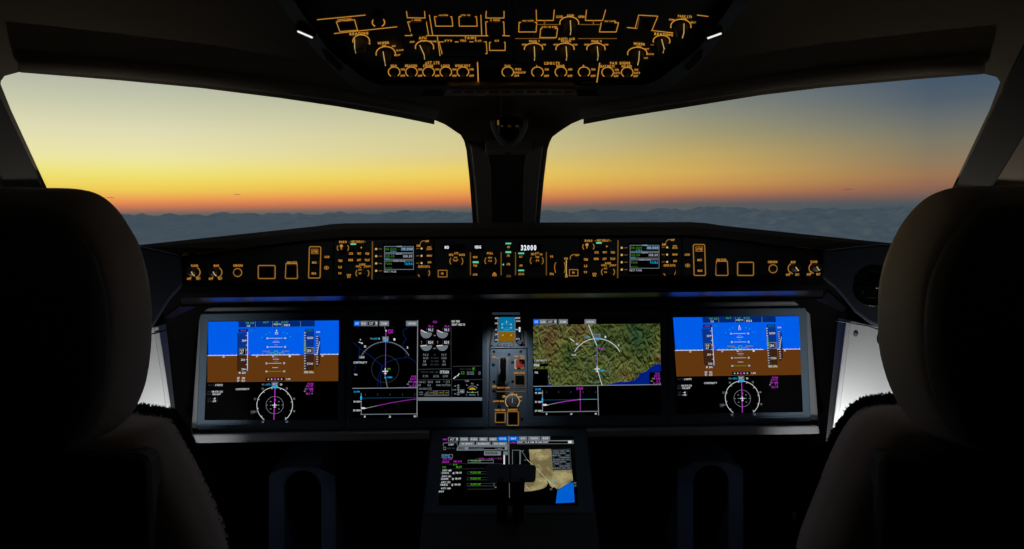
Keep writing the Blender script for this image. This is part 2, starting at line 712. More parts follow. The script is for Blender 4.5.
# side pillar linings
mb = MB()
slab(mb, WL, [(-29, 40), (-3, 96), (2.5, 103), (44, 189), (62, 228), (96, 300), (48, 300), (6, 190), (-30, 110), (-64, 40)], .012, .012, M_PILLAR)
tag(mb.build('trim_1', bevel=.004), kind='structure')
mb = MB()
slab(mb, WR, [(1026, 40), (1003, 87), (1001, 95), (994.5, 107), (955.5, 187), (936, 228), (901, 300), (948, 300), (993, 187), (1024, 136.5), (1068, 40)], .012, .012, M_PILLAR)
tag(mb.build('trim_2', bevel=.004), kind='structure')
# centre post: two light side strips around a dark recess
pa = min((on(pl, 0, 1.20) for pl in (WL, WR)), key=lambda p: p.y)
pb = min((on(pl, 0, 1.46) for pl in (WL, WR)), key=lambda p: p.y)
dp = V((0, -.088, 0))
POST = plane3(pa + dp, pb + dp, pa + dp + V((.3, 0, 0)))
pc = Crop(440, 90, 3.657)
mb = MB()
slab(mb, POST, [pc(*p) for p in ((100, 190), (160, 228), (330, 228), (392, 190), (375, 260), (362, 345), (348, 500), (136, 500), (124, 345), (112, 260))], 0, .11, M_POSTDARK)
for pts in (((112, 205), (158, 226), (178, 255), (186, 300), (189, 500), (140, 500), (128, 340)), ((378, 205), (332, 226), (314, 255), (307, 300), (303, 500), (349, 500), (361, 340))):
    slab(mb, POST, [pc(*p) for p in pts], .016, .016, M_POST)
tag(mb.build('trim_3', bevel=.003), kind='structure')

# sun blinds rolled along the window tops
BL = [(19, 72.2), (120, 80.2), (200, 87.7), (280, 97.7), (340, 106.5), (400, 117), (435, 124.2)]
BR = [(984, 73.9), (920, 78.8), (824, 87.3), (760, 95), (680, 107.8), (615, 118), (583, 124)]
for pl, low, lab in ((WL, BL, 'dark sun blind along the top of the bright yellow left window'),
                     (WR, BR, 'dark sun blind along the top of the dim bluish right window')):
    t = thing('sun_blind', lab, 'blind', tuple(pl.hit(*low[-1])), 'sun blinds above the windscreen')
    mb = MB()
    low = [(x, y + .9) for x, y in low]
    up = [(x, y - 12) for x, y in low]
    slab(mb, pl, low + up[::-1], .020, .012, M_SHELL)
    mb.build('shade', t, bevel=.003)
    mb = MB()
    tube(mb, [pl.hit(x, y - 12, .022) for x, y in low], .014, M_SHELL, 10)
    mb.build('roller', t, smooth=True)

# standby compass on the post
t = thing('standby_compass', 'small dark magnetic compass cradled at the top of the centre post', 'compass', tuple(POST.hit(508, 150)))
c = POST.hit(*pc(253, 140), .02)
mb = MB()
lathe(mb, c + V((0, 0, .026)), V((0, 0, -1)), [(.012, -.004), (.030, 0), (.036, .010), (.036, .024), (.028, .042), (.012, .056), (.004, .060)], 28, M_BLACK)
mb.build('bowl', t, smooth=True)
mb = MB()
arcp = [(190, 108), (196, 140), (212, 172), (232, 196), (253, 203), (274, 196), (294, 172), (310, 140), (316, 108)]
tube(mb, [POST.hit(*pc(*p), .045) for p in arcp], .006, M_POST, 8)
mb.build('cradle', t, smooth=True)
mb = MB()
slab(mb, POST, [pc(*p) for p in ((165, 222), (335, 222), (330, 238), (170, 238))], .05, .05, M_POST)
mb.build('shelf', t, bevel=.003)
mb = MB()
slab(mb, POST, [pc(*p) for p in rrect(240, 232, 260, 246, 3)], .056, .03, M_KNOBGREY)
mb.build('adjuster', t, bevel=.001)
d = Draw(POST, pc, .0585)
d.rect(209, 110, 216, 128, E_AMBERD)  # amber glint on the bowl, painted as a glowing patch
d.text('N   33   30', 255, 132, 66, 8, emit('compass_card', (58, 44, 18)))
d.build('compass_card', t)

# -------------------------------------------------------------- glareshield
def interp(tab, x):
    for (x0, y0), (x1, y1) in zip(tab, tab[1:]):
        if x <= x1:
            return y0 + (y1 - y0) * (x - x0) / (x1 - x0)
    (x0, y0), (x1, y1) = tab[-2:]
    return y0 + (y1 - y0) * (x - x0) / (x1 - x0)


SKYL = [(100, 249.5), (142, 244.5), (318, 226), (332, 224), (350, 223), (690, 222), (706, 223), (722, 225.5), (880, 242), (930, 247)]
FTOP = [(178, 256), (300, 241), (345, 237), (690, 235), (722, 238), (826, 250)]
ybot = lambda x: 284 + (x - 182) * (276.5 - 284) / 640
ytop = lambda x: interp(FTOP, x)
GL_ = thing('glareshield', 'long dark glareshield hood spanning beneath both windscreen panes', 'glareshield', tuple(aty(504, 284, 1.55)))
st = [181, 200, 240, 270, 300, 318, 332, 345, 380, 420, 460, 504, 550, 600, 650, 690, 706, 722, 750, 780, 805, 823]
rows = []
ex = lambda x, k: x + (k * (-1 if x < 504 else 1) * max(0, (abs(x - 504) - 240) / 80))
rows.append([aty(ex(x, 84), interp(SKYL, ex(x, 84)), 2.0 - .5 * ((x - 504) / 322) ** 2) + V((0, .22, -.10)) for x in st])
rows.append([aty(ex(x, 84), interp(SKYL, ex(x, 84)), 1.86 - .36 * ((x - 504) / 322) ** 2) for x in st])
rows.append([aty(ex(x, 60), interp(SKYL, ex(x, 60)) * .62 + ytop(x) * .38, 1.66 - .16 * ((x - 504) / 322) ** 2) for x in st])
rows.append([FACE.hit(x, ytop(x), .010) for x in st])
rows.append([FACE.hit(x, ytop(x) + 1.5, .0) for x in st])
rows.append([FACE.hit(x, ybot(x) - 1.2, .0) for x in st])
rows.append([FACE.hit(x, ybot(x), .010) for x in st])
mb = MB()


def strips(mb, rows, m):
    n = len(rows[0])
    vs = [p for r in rows for p in r]
    mb.add(vs, [[j * n + i, j * n + i + 1, (j + 1) * n + i + 1, (j + 1) * n + i] for j in range(len(rows) - 1) for i in range(n - 1)], m)


strips(mb, rows, M_GLARE)
mb.build('hood', GL_, smooth=False)
low = [[FACE.hit(x, ybot(x), .010) for x in st]]
low.append([aty(x, ybot(x) + 3.0, 1.492) for x in st])
low.append([aty(x, ybot(x) + 9.0, 1.50) for x in st])
low.append([aty(x, ybot(x) + 14.0, 1.53) for x in st])
mb = MB()
strips(mb, low, M_SHADE)  # lip underside darkened by colour so lamp spill reads as shade
low2 = [low[-1], [aty(x, ybot(x) + 20.0, 1.59) for x in st]]
strips(mb, low2, M_GLARELOW)
low3 = [low2[-1], [p + V((0, 0, -.006)) for p in low2[-1]], [p + V((0, .22, -.012)) for p in low2[-1]]]
strips(mb, low3, M_SHADE)
mb.build('underside', GL_)
# side sills, one each end
for sx, pts, lab in ((-1, [(184, 285), (182, 255), (142, 246), (90, 251), (-380, 272), (-380, 420), (60, 345), (140, 345), (157, 322), (167, 305), (172, 298)], None),
                     (1, [(821, 277.5), (822.5, 250), (880, 243.5), (940, 250), (1390, 272), (1390, 420), (960, 350), (890, 333), (868, 323), (854, 312), (842, 297), (834, 288)], None)):
    base = aty(181 if sx < 0 else 823.5, 270, 1.49)
    a = R(38)
    n = V((-sx * math.sin(a), -math.cos(a), .12))
    pl = Plane(base, n)
    mb = MB()
    slab(mb, pl, pts, 0, .05, M_WING)
    mb.build('side_sill', GL_, bevel=.006)
    if sx > 0:
        WINGR = pl
# glossy wedges under the sill ends that catch the screens' blue
for sx, pts in ((-1, [(184, 303), (194, 298), (200, 305), (172, 318), (164, 318)]), (1, [(818, 296), (826, 290), (846, 308), (842, 312), (816, 300)])):
    mb = MB()
    slab(mb, Plane(aty(pts[0][0], pts[0][1], 1.60), V((-sx * .88, -.34, -.34))), pts, 0, .006, M_BLACK)
    mb.build('sill_fillet', GL_)

# round outlet in the right sill
t = thing('air_outlet', 'round black air outlet set in the sill beside the right seat', 'air outlet', tuple(WINGR.hit(872.5, 288)))
p = WINGR.hit(872.5, 288, 0)
rw = 17.5 * WINGR.mpp(872.5, 288)
mb = MB()
lathe(mb, p, WINGR.n, [(rw * 1.06, .0), (rw * 1.04, .0015), (rw * .97, .002), (rw * .93, .0005)], 36, M_BLACK)
mb.build('rim', t, smooth=True)
mb = MB()
lathe(mb, p, WINGR.n, [(rw * .93, .0006), (rw * .6, .0012), (rw * .55, .002), (rw * .2, .003), (rw * .05, .0035)], 36, M_BLACK)
for k in range(6):
    a = 2 * math.pi * k / 6
    ax, u, w_ = basis(WINGR.n)
    dr = u * math.cos(a) + w_ * math.sin(a)
    tube(mb, [p + dr * rw * .2 + ax * .003, p + dr * rw * .93 + ax * .0012], .0008, M_BLACK, 5)
mb.build('nozzle', t)


def plate(name, label, cat, x0, x1, group=None):
    t = thing(name, label, cat, tuple(FACE.hit((x0 + x1) / 2, ybot((x0 + x1) / 2) - 2)), group)
    xs = [x0 + (x1 - x0) * i / 6 for i in range(7)]
    mb = MB()
    slab(mb, FACE, [(x, ytop(x) + 2.6) for x in xs] + [(x, ybot(x) - 1.8) for x in xs[::-1]], .005, .005, M_FACEPLATE)
    mb.build('faceplate', t, bevel=.0015)
    return t


OF = .0056  # marks sit just proud of the faceplate


def button(t, crop, x0, y0, x1, y1, name='button', h=.004, m=None, pl=FACE, off=OF, r=1.2):
    mb = MB()
    k = crop.z
    slab(mb, pl, [crop(*p) for p in rrect(x0, y0, x1, y1, r)], off + h - .0006, h, m or M_KNOB)
    return mb.build(name, t, bevel=.0006)


def keycap(t, crop, s, cx, cy, w, h, m=E_AMBER, pw=None, ph=None, name='button', pl=FACE, off=OF):
    """a push key with its lit legend"""
    pw, ph = pw or w * .62 + 8, ph or h * .62 + 6
    b = button(t, crop, cx - pw, cy - ph, cx + pw, cy + ph, name, pl=pl, off=off, r=3)
    d = Draw(pl, crop, off + .0036)
    d.text(s, cx, cy, w, h, m)
    d.build('legend', b)
    return b


# outer lighting panels ----------------------------------------------------
g1, g6 = Crop(170, 230, 5.689), Crop(650, 225, 5.689)


def dimmer(t, c, side):
    if side < 0:
        kn = [(140, 241, 'FLOOD', 140, 203, 40), (264, 241, 'MAP', 264, 203, 30)]
        ring, rt = (385, 242), (387, 202)
        f1, f2, ft, fw = (502, 202, 598, 276), (656, 191, 726, 276), (694, 186), 58
        vf = [(793, 95), (858, 95), (854, 273), (788, 273)]
        vt = [(823, 122), (821, 185), (818, 247)]
        eye, et = (890, 215), (893, 153)
    else:
        kn = [(817, 247, 'MAP', 815, 211, 27), (936, 245, 'FLOOD', 933, 209, 38)]
        ring, rt = (700, 249), (698, 210)
        f1, f2, ft, fw = (498, 212, 589, 287), (374, 206, 444, 287), (407, 199), 56
        vf = [(246, 111), (311, 111), (316, 287), (251, 287)]
        vt = [(280, 137), (282, 199), (284, 260)]
        eye, et = (214, 230), (212, 168)
    for kx, ky, s, tx, ty, tw in kn:
        o = -6 * side * -1
        b = knob(t, FACE, c, kx - (10 if side < 0 else -4), ky, 23, .016, M_KNOBGREY, off=.005)
        d = Draw(FACE, c, OF)
        d.arc(kx, ky, 31, 30, *((-80, 62) if side < 0 else (118, 262)), 6, E_AMBS)
        d.text(s, tx, ty, tw, 12, E_AMBER)
        d.text('OFF', kx - 32, ky + 36, 24, 12, E_AMBER).text('BRT', kx + 22, ky + 35, 22, 12, E_AMBER)
        d.line([(kx - 22, ky + 28), (kx - 16, ky + 20)], 5, E_AMBS)
        d.build('legend', b)
        d = Draw(FACE, c, .0225)
        if side < 0:
            d.line([(kx - 18, ky - 2), (kx - 12, ky + 10), (kx - 1, ky + 20)], 5, E_CREAM)
        else:
            d.line([(kx + 14, ky - 6), (kx + 20, ky + 4), (kx + 28, ky + 12)], 5, E_CREAM)
        d.build('pointer', b)
    b = knob(t, FACE, c, ring[0], ring[1], 18, .006, M_KNOB, 'button', off=.005)
    d = Draw(FACE, c, OF)
    d.arc(ring[0], ring[1], 23, 23, 0, 360, 5, E_AMBS, n=28)
    d.text('CHRONO', rt[0], rt[1], 54, 12, E_AMBER)
    d.build('legend', b)
    b = button(t, c, f1[0] + 9, f1[1] + 9, f1[2] - 9, f1[3] - 9, 'warning_light', .006, M_BLACK, r=3)
    d = Draw(FACE, c, OF)
    d.line(rrect(*f1, 7), 5.5, E_AMBS, closed=True)
    d.build('light_frame', b)
    b = button(t, c, f2[0] + 8, f2[1] + 10, f2[2] - 8, f2[3] - 8, 'guarded_switch', .008, M_BLACK, r=3)
    d = Draw(FACE, c, OF)
    d.line([(f2[0] + 4, f2[1]), (f2[0], f2[3] - 6), (f2[0] + 5, f2[3]), (f2[2] - 5, f2[3]), (f2[2], f2[3] - 6), (f2[2] - 4, f2[1]), (f2[0] + 4, f2[1])], 5, E_AMBS)
    d.text('SIDE STICK', ft[0], ft[1], fw, 13, E_AMBER)
    d.build('light_frame', b)
    d = Draw(FACE, c, OF)
    d.line(roundpoly(vf, 10), 5.5, E_AMBS, closed=True)
    d.build('key_column_frame', t)
    b = keycap(t, c, 'A/THR', *vt[0], 32, 14, E_AMBER)
    d = Draw(FACE, c, OF + .0034)
    d.box(vt[0][0] - 19, vt[0][1] - 13, vt[0][0] + 19, vt[0][1] + 13, 3, E_AMBS)
    d.build('legend', b)
    keycap(t, c, 'MIC', *vt[1], 25, 11, E_AMBER)
    keycap(t, c, 'MSG', *vt[2], 25, 11, E_AMBER)
    keycap(t, c, 'LOUD', *et, 28, 11, E_AMBER)
    d = Draw(FACE, c, OF)
    d.arc(eye[0], eye[1], 12, 8, 0, 360, 4.5, E_AMBS)
    d.disc(eye[0], eye[1], 4, 4, E_AMBER)
    d.build('eye_mark', t)


t = plate('lighting_panel', 'amber-lit control panel at the left end of the glareshield with two dimmer knobs', 'control panel', 184, 333, 'outboard glareshield control panels')
dimmer(t, g1, -1)
t = plate('lighting_panel', 'amber-lit control panel at the right end of the glareshield with two dimmer knobs', 'control panel', 682.5, 820, 'outboard glareshield control panels')
dimmer(t, g6, 1)

# display control panels with a small radio screen ---------------------------
def efis(t, dx, dy):
    a = Crop(335 + dx, 235 + dy, 11.675)
    # range knob
    b = knob(t, FACE, a, 92, 150, 42, .014, off=.005)
    d = Draw(FACE, a, OF)
    d.arc(92, 150, 66, 56, 150, 215, 10, E_AMBS).arc(92, 150, 66, 56, -35, 35, 10, E_AMBS)
    d.text('BARO', 93, 80, 88, 24, E_AMBER)
    d.build('legend', b)
    d = Draw(FACE, a, .0205)
    d.disc(74, 128, 18, 18, E_AMBER).line([(74, 140), (74, 164)], 16, E_AMBS)
    d.build('pointer', b)
    d = Draw(FACE, a, OF)
    d.text('– VERT DISPLAY –', 262, 78, 190, 24, E_AMBER)
    d.line([(437, 80), (435, 300), (432, 512)], 13, E_AMBERD)
    d.build('legend', t)
    b = button(t, a, 170, 92, 258, 168, 'button', r=5)
    d = Draw(FACE, a, OF + .0036)
    d.rect(182, 97, 246, 115, E_GREENBAR)
    d.build('indicator_bar', b)
    b = button(t, a, 268, 110, 346, 180, 'button', r=5)
    d = Draw(FACE, a, OF + .0036)
    d.disc(306, 147, 9, 9, E_AMBER)
    d.build('legend', b)
    for s, x, y, w in (('CSTR', 187, 217, 48), ('WPT', 282, 217, 46), ('VORD', 376, 217, 48), ('NDB', 183, 292, 54), ('ARPT', 280, 292, 46), ('TRAF', 375, 292, 58),
                       ('TERR', 62, 300, 50), ('LS', 60, 375, 36), ('VV', 57, 448, 38)):
        keycap(t, a, s, x, y, w, 24)
    b = button(t, a, 118, 440, 205, 512, 'button', r=5)
    d = Draw(FACE, a, OF + .0036)
    d.texts([('ZOOM', 161, 466, 48, 18), ('WX', 161, 489, 38, 20)], E_AMBER)
    d.build('legend', b)
    # mode knob
    b = knob(t, FACE, a, 320, 450, 46, .014, off=.005)
    d = Draw(FACE, a, OF)
    d.arc(320, 446, 76, 62, 145, 215, 10, E_AMBS).arc(320, 446, 76, 62, -35, 35, 10, E_AMBS)
    d.texts([('RANGE', 320, 344, 66, 24), ('ROSE', 266, 366, 44, 20), ('NAV', 388, 366, 60, 20)], E_AMBER)
    d.line([(298, 372), (300, 382)], 10, E_AMBS).line([(340, 380), (348, 370)], 10, E_AMBS)
    d.build('legend', b)
    d = Draw(FACE, a, .0205)
    d.texts([('ARC', 291, 404, 40, 15), ('20', 291, 447, 30, 16)], E_AMBER)
    d.build('pointer', b)
    # line keys left of the screen
    for i, y in enumerate((163, 247, 332, 418)):
        b = button(t, a, 462, y - 26, 500, y + 26, 'line_key', r=4)
        d = Draw(FACE, a, OF + .0036)
        d.rect(469, y - 11, 492, y + 11, E_CREAM)
        d.line([(514, y), (545, y)], 9, E_AMBERD)
        d.build('legend', b)
    c = Crop(410 + dx, 235 + dy, 11.675)
    for y in (158, 243, 328):
        b = button(t, c, 116, y - 26, 154, y + 26, 'line_key', r=4)
        d = Draw(FACE, c, OF + .0036)
        d.disc(135, y, 12, 12, E_CREAM)
        d.line([(75, y), (104, y)], 9, E_AMBERD)
        d.build('legend', b)
    b = button(t, c, 190, 124, 266, 180, 'button', r=5)
    d = Draw(FACE, c, OF + .0036)
    d.texts([('STBY', 226, 143, 48, 18), ('RAD NAV', 226, 165, 62, 18)], E_AMBER)
    d.build('legend', b)
    keycap(t, c, 'MENU', 226, 241, 58, 20)
    keycap(t, c, 'ON', 226, 318, 40, 22)
    d = Draw(FACE, c, OF)
    d.texts([('RMP', 100, 125, 44, 24), ('OFF', 200, 72, 42, 22), ('SQWK DATA', 163, 368, 136, 24)], E_AMBER)
    d.arc(160, 108, 40, 40, 95, 175, 8, E_AMBS).line([(158, 68), (172, 68)], 8, E_AMBS)
    d.build('legend', t)
    b = knob(t, FACE, c, 163, 448, 52, .016, off=.005)
    d = Draw(FACE, c, OF)
    d.arc(163, 445, 66, 58, -35, 35, 10, E_AMBS).arc(163, 445, 70, 60, 195, 225, 10, E_AMBS)
    d.build('legend', b)
    # the little screen
    RG, RW = emit('radio_green', (52, 108, 20)), emit('radio_white', (160, 166, 172))
    mb = MB()
    slab(mb, FACE, [a(*p) for p in rrect(556, 104, 940, 470, 8)], .0062, .003, M_SCREEN)
    sc = mb.build('radio_screen', t, bevel=.0006)
    d = Draw(FACE, a, .0066)
    for y0, y1 in ((134, 206), (220, 284), (304, 402)):
        d.box(578, y0, 916, y1, 7, S_LGREY)
    d.rect(574, 203, 920, 226, S_DGREY, 0).rect(574, 284, 920, 306, S_DGREY, 0)
    d.rect(768, 142, 912, 184, S_LCDBL, 0)
    d.text('VHF1', 748, 134, 62, 16, RW, k=3).text('NAV1', 748, 220, 66, 17, RW, k=3).text('XPDR/TCAS', 748, 303, 138, 18, RW, k=3)
    d.text('118.000', 652, 164, 130, 28, RG).text('118.000', 844, 163, 128, 28, RW, k=3)
    d.text('–', 745, 168, 20, 8, S_CYAN).text('STBY', 684, 192, 74, 14, S_CYAN)
    d.text('108.00', 640, 248, 106, 28, RG).text('108.00', 850, 248, 106, 28, RW).text('STBY', 612, 278, 52, 14, S_CYAN)
    d.text('7000', 625, 335, 78, 26, RG).text('TA/RA', 857, 335, 96, 28, S_CYAN).text('AUTO', 626, 384, 82, 16, RG)
    d.text('NEXT PAGE', 643, 426, 142, 22, RW)
    d.build('radio_readout', sc)


t = plate('display_control_panel', 'amber-lit control panel with small radio screen, left of the centre autopilot panel', 'control panel', 334, 433.5, 'display control panels on the glareshield')
efis(t, 0, 0)
t = plate('display_control_panel', 'amber-lit control panel with small radio screen, right of the centre autopilot panel', 'control panel', 580.5, 681.5, 'display control panels on the glareshield')
efis(t, 245.6, -1.2)

# centre autopilot panel ---------------------------------------------------
t = plate('autopilot_panel', 'centre glareshield panel showing white 32000 altitude digits among amber keys', 'control panel', 434.5, 579.5)
c6, c7 = Crop(410, 235, 11.675), Crop(490, 235, 11.675)
for cr, x0, y0, x1, y1, s, tx, ty, tw, th in ((c6, 385, 110, 640, 185, 'MO', 430, 144, 50, 32), (c6, 740, 105, 860, 180, 'HDG', 793, 140, 70, 32), (c7, 330, 105, 600, 190, '32000', 451, 148, 180, 56)):
    mb = MB()
    slab(mb, FACE, [cr(*p) for p in rrect(x0, y0, x1, y1, 6)], .0058, .003, M_SCREEN)
    b = mb.build('readout_window', t)
    d = Draw(FACE, cr, .0062)
    d.text(s, tx, ty, tw, th, E_WHITE)
    d.build('digits', b)
d = Draw(FACE, c6, OF)
d.line([(705, 207), (705, 465)], 11, E_AMBERD)
d.build('divider', t)
for x in (130, 298, 658):
    d = Draw(FACE, c7, OF)
    d.line([(x, 204), (x, 464)], 11, E_AMBERD)
    d.build('divider', t)
b = knob(t, FACE, c6, 541, 305, 54, .018, off=.005)
d = Draw(FACE, c6, OF)
d.arc(541, 305, 76, 66, 145, 215, 9, E_AMBS).arc(541, 305, 76, 66, -38, 35, 9, E_AMBS)
d.texts([('SPD', 480, 231, 50, 22), ('KTS', 541, 213, 44, 22), ('MACH', 606, 231, 66, 22)], E_AMBER)
d.build('legend', b)
d = Draw(FACE, c6, .0245)
d.text('PUSH', 531, 262, 36, 14, E_AMBER)
d.line([(506, 287), (518, 300), (544, 300), (556, 287)], 13, E_AMBS)
d.build('pointer', b)
b = button(t, c6, 332, 414, 430, 488, 'button', r=6)
d = Draw(FACE, c6, OF + .0036)
d.box(330, 412, 432, 489, 9, E_AMBS)
d.text('FD', 378, 450, 28, 22, E_AMBER)
d.build('legend', b)
for s, x, y, w in (('HDG', 761, 258, 50), ('TRK', 762, 357, 48), ('LOC', 762, 461, 54)):
    b = keycap(t, c6, s, x, y, w, 22)
    if s == 'TRK':
        d = Draw(FACE, c6, OF + .0036)
        d.rect(733, 307, 800, 328, E_GREENBAR)
        d.build('indicator_bar', b)
b = knob(t, FACE, c7, 8, 305, 48, .018, off=.005)
d = Draw(FACE, c7, OF)
d.arc(8, 302, 68, 62, 142, 215, 9, E_AMBS).arc(8, 302, 62, 62, -38, 38, 9, E_AMBS)
d.text('PULL', 0, 213, 70, 22, E_AMBER)
d.build('legend', b)
d = Draw(FACE, c7, .0245)
d.texts([('HDG', 0, 264, 44, 16), ('V/S', 0, 302, 44, 16)], E_AMBER)
d.build('pointer', b)
d = Draw(FACE, c7, OF)
d.texts([('A', 52, 441, 26, 16), ('HDG', 52, 456, 44, 16), ('TRK', 52, 473, 58, 14)], E_AMBER)
d.poly([(140, 345), (162, 332), (162, 358)], E_GREENBAR, 1)
d.build('legend', t)
for s, x, y, w, gy, m in (('AP1', 215, 140, 32, 99, E_AMBER), ('AP2', 214, 239, 32, 198, E_AMBER), ('ATHR', 214, 341, 40, 0, E_AMBER), ('EXPED', 218, 480, 50, 0, E_AMBERD)):
    b = keycap(t, c7, s, x, y, w, 24, m)
    if gy:
        d = Draw(FACE, c7, OF + .0036)
        d.rect(182, gy - 8, 247, gy + 8 + (4 if gy > 150 else 0), E_GREENBAR)
        d.build('indicator_bar', b)
for s, x, y, w, gy in (('ALT', 359, 254, 38, 214), ('APPR', 361, 356, 36, 0), ('LOC-G/S', 365, 455, 64, 413)):
    b = keycap(t, c7, s, x, y, w, 22)
    if gy:
        d = Draw(FACE, c7, OF + .0036)
        d.rect(331, gy - 8, 398, gy + 8, E_GREENBAR)
        d.build('indicator_bar', b)
b = knob(t, FACE, c7, 546, 305, 54, .018, off=.005)
d = Draw(FACE, c7, OF)
d.arc(546, 300, 76, 66, 142, 215, 9, E_AMBS).arc(546, 300, 76, 66, -38, 38, 9, E_AMBS)
d.texts([('100', 497, 222, 34, 24), ('ALT', 550, 210, 46, 20), ('1000', 596, 226, 30, 20)], E_AMBER)
d.line([(525, 222), (532, 238)], 9, E_AMBS)
d.build('legend', b)
d = Draw(FACE, c7, .0245)
d.texts([('PUSH', 555, 258, 40, 18), ('FT', 556, 300, 36, 18)], E_AMBER)
d.build('pointer', b)
keycap(t, c7, 'V/S', 718, 251, 34, 24)
keycap(t, c7, 'FPA', 722, 455, 46, 24)
# vertical speed wheel
mb = MB()
p0, p1 = FACE.hit(*c7(800, 380), .0), FACE.hit(*c7(838, 380), .0)
lathe(mb, p0, p1 - p0, [(.008, 0), (.0095, .001), (.0095, (p1 - p0).length - .001), (.008, (p1 - p0).length)], 24, M_KNOB)
b = mb.build('thumbwheel', t)
d = Draw(FACE, c7, OF)
d.arc(800, 380, 46, 82, 132, 228, 9, E_AMBS).arc(834, 380, 46, 82, -48, 48, 9, E_AMBS)
d.line([(891, 296), (891, 470)], 9, E_CREAM)
d.texts([('DN', 887, 275, 40, 22), ('UP', 893, 485, 34, 22)], E_AMBER)
d.poly([(880, 460), (902, 460), (891, 478)], E_CREAM, 2).poly([(882, 312), (900, 312), (891, 296)], E_CREAM, 2)
d.build('legend', b)
g5 = Crop(490, 225, 5.689)
d = Draw(FACE, g5, OF)
d.arc(478, 190, 22, 22, 95, 195, 4.5, E_AMBS).line([(477, 168), (484, 168)], 4.5, E_AMBS)
d.text('LDEV', 497, 171, 24, 10, E_AMBER)
d.build('legend', t)
b = button(t, g5, 453, 254, 500, 288, 'button', r=3)
d = Draw(FACE, g5, OF + .0036)
d.box(452, 254, 500, 289, 4.5, E_AMBS)
d.text('FD', 475, 271, 14, 10, E_AMBER)
d.build('legend', b)

# --------------------------------------------------------- instrument panel
t = thing('instrument_panel', 'wide grey instrument panel carrying the four big lit screens side by side', 'instrument panel', tuple(PANEL.hit(505, 432)))
mb = MB()
slab(mb, PANEL, roundpoly([(199.5, 307), (809.5, 300.5), (819.5, 427), (190.5, 434)], [14, 14, 4, 4]), 0, .06, M_FASCIA)
mb.build('fascia', t, bevel=.004)
for pts, lb in (([(190, 434.2), (429.5, 431), (429.5, 440), (192.5, 443.4)], 0), ([(586.8, 429.2), (819, 425.4), (820.5, 434), (586.8, 438.2)], 0)):
    mb = MB()
    slab(mb, PANEL, pts, .034, .05, M_LEDGE)
    mb.build('ledge', t, bevel=.004)
mb = MB()
slab(mb, PANEL, [(429.5, 424), (586.8, 424), (588, 432), (428, 432.5)], .004, .05, M_FACEPLATE)
mb.build('centre_web', t)
# lower closing wall behind the footwells
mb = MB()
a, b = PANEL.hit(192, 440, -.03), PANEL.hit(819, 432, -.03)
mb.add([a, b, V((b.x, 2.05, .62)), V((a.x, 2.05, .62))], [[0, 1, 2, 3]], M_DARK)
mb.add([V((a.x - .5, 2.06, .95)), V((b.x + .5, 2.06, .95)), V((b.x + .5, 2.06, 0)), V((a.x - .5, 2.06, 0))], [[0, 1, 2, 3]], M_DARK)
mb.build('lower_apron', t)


class Shear(Crop):
    """crop whose rows rise slightly to the right, as the screens do"""

    def __init__(s, x0, y0, z, k, xm):
        super().__init__(x0, y0, z)
        s.k, s.xm = k, xm

    def __call__(s, X, Y):
        return (s.x0 + X / s.z, s.y0 + (Y - s.k * (X - s.xm)) / s.z)


class Quad(Crop):
    """carries the left primary screen's drawing over to the right one"""

    def __init__(s, src, dst, z):
        s.src, s.dst, s.z = src, dst, z

    def __call__(s, X, Y):
        (a, b, c, d) = s.src
        v = (Y - (a[1] + b[1]) / 2) / ((c[1] + d[1]) / 2 - (a[1] + b[1]) / 2)
        xl, xr = a[0] + (d[0] - a[0]) * v, b[0] + (c[0] - b[0]) * v
        u = (X - xl) / (xr - xl)
        (A, B, C_, D) = s.dst
        f = lambda i: (A[i] * (1 - u) + B[i] * u) * (1 - v) + (D[i] * (1 - u) + C_[i] * u) * v
        return f(0), f(1)


def screen_unit(name, label, bez, scr, strip=None, group='large cockpit screens', pl=PANEL, off=.006, cat='screen'):
    t = thing(name, label, cat, tuple(pl.hit((bez[0][0] + bez[2][0]) / 2, bez[2][1])), group)
    mb = MB()
    slab(mb, pl, roundpoly(bez, 3), off, off + .02, M_BEZEL)
    mb.build('bezel', t, bevel=.0025)
    mb = MB()
    slab(mb, pl, roundpoly(scr, 1.2), off + .0006, .004, M_SCREEN)
    mb.build('screen', t)
    if strip:
        mb = MB()
        slab(mb, pl, strip, off + .0015, .004, M_BEZEL)
        mb.build('key_strip', t, bevel=.0008)
    return t


SO = .0070  # screen symbols


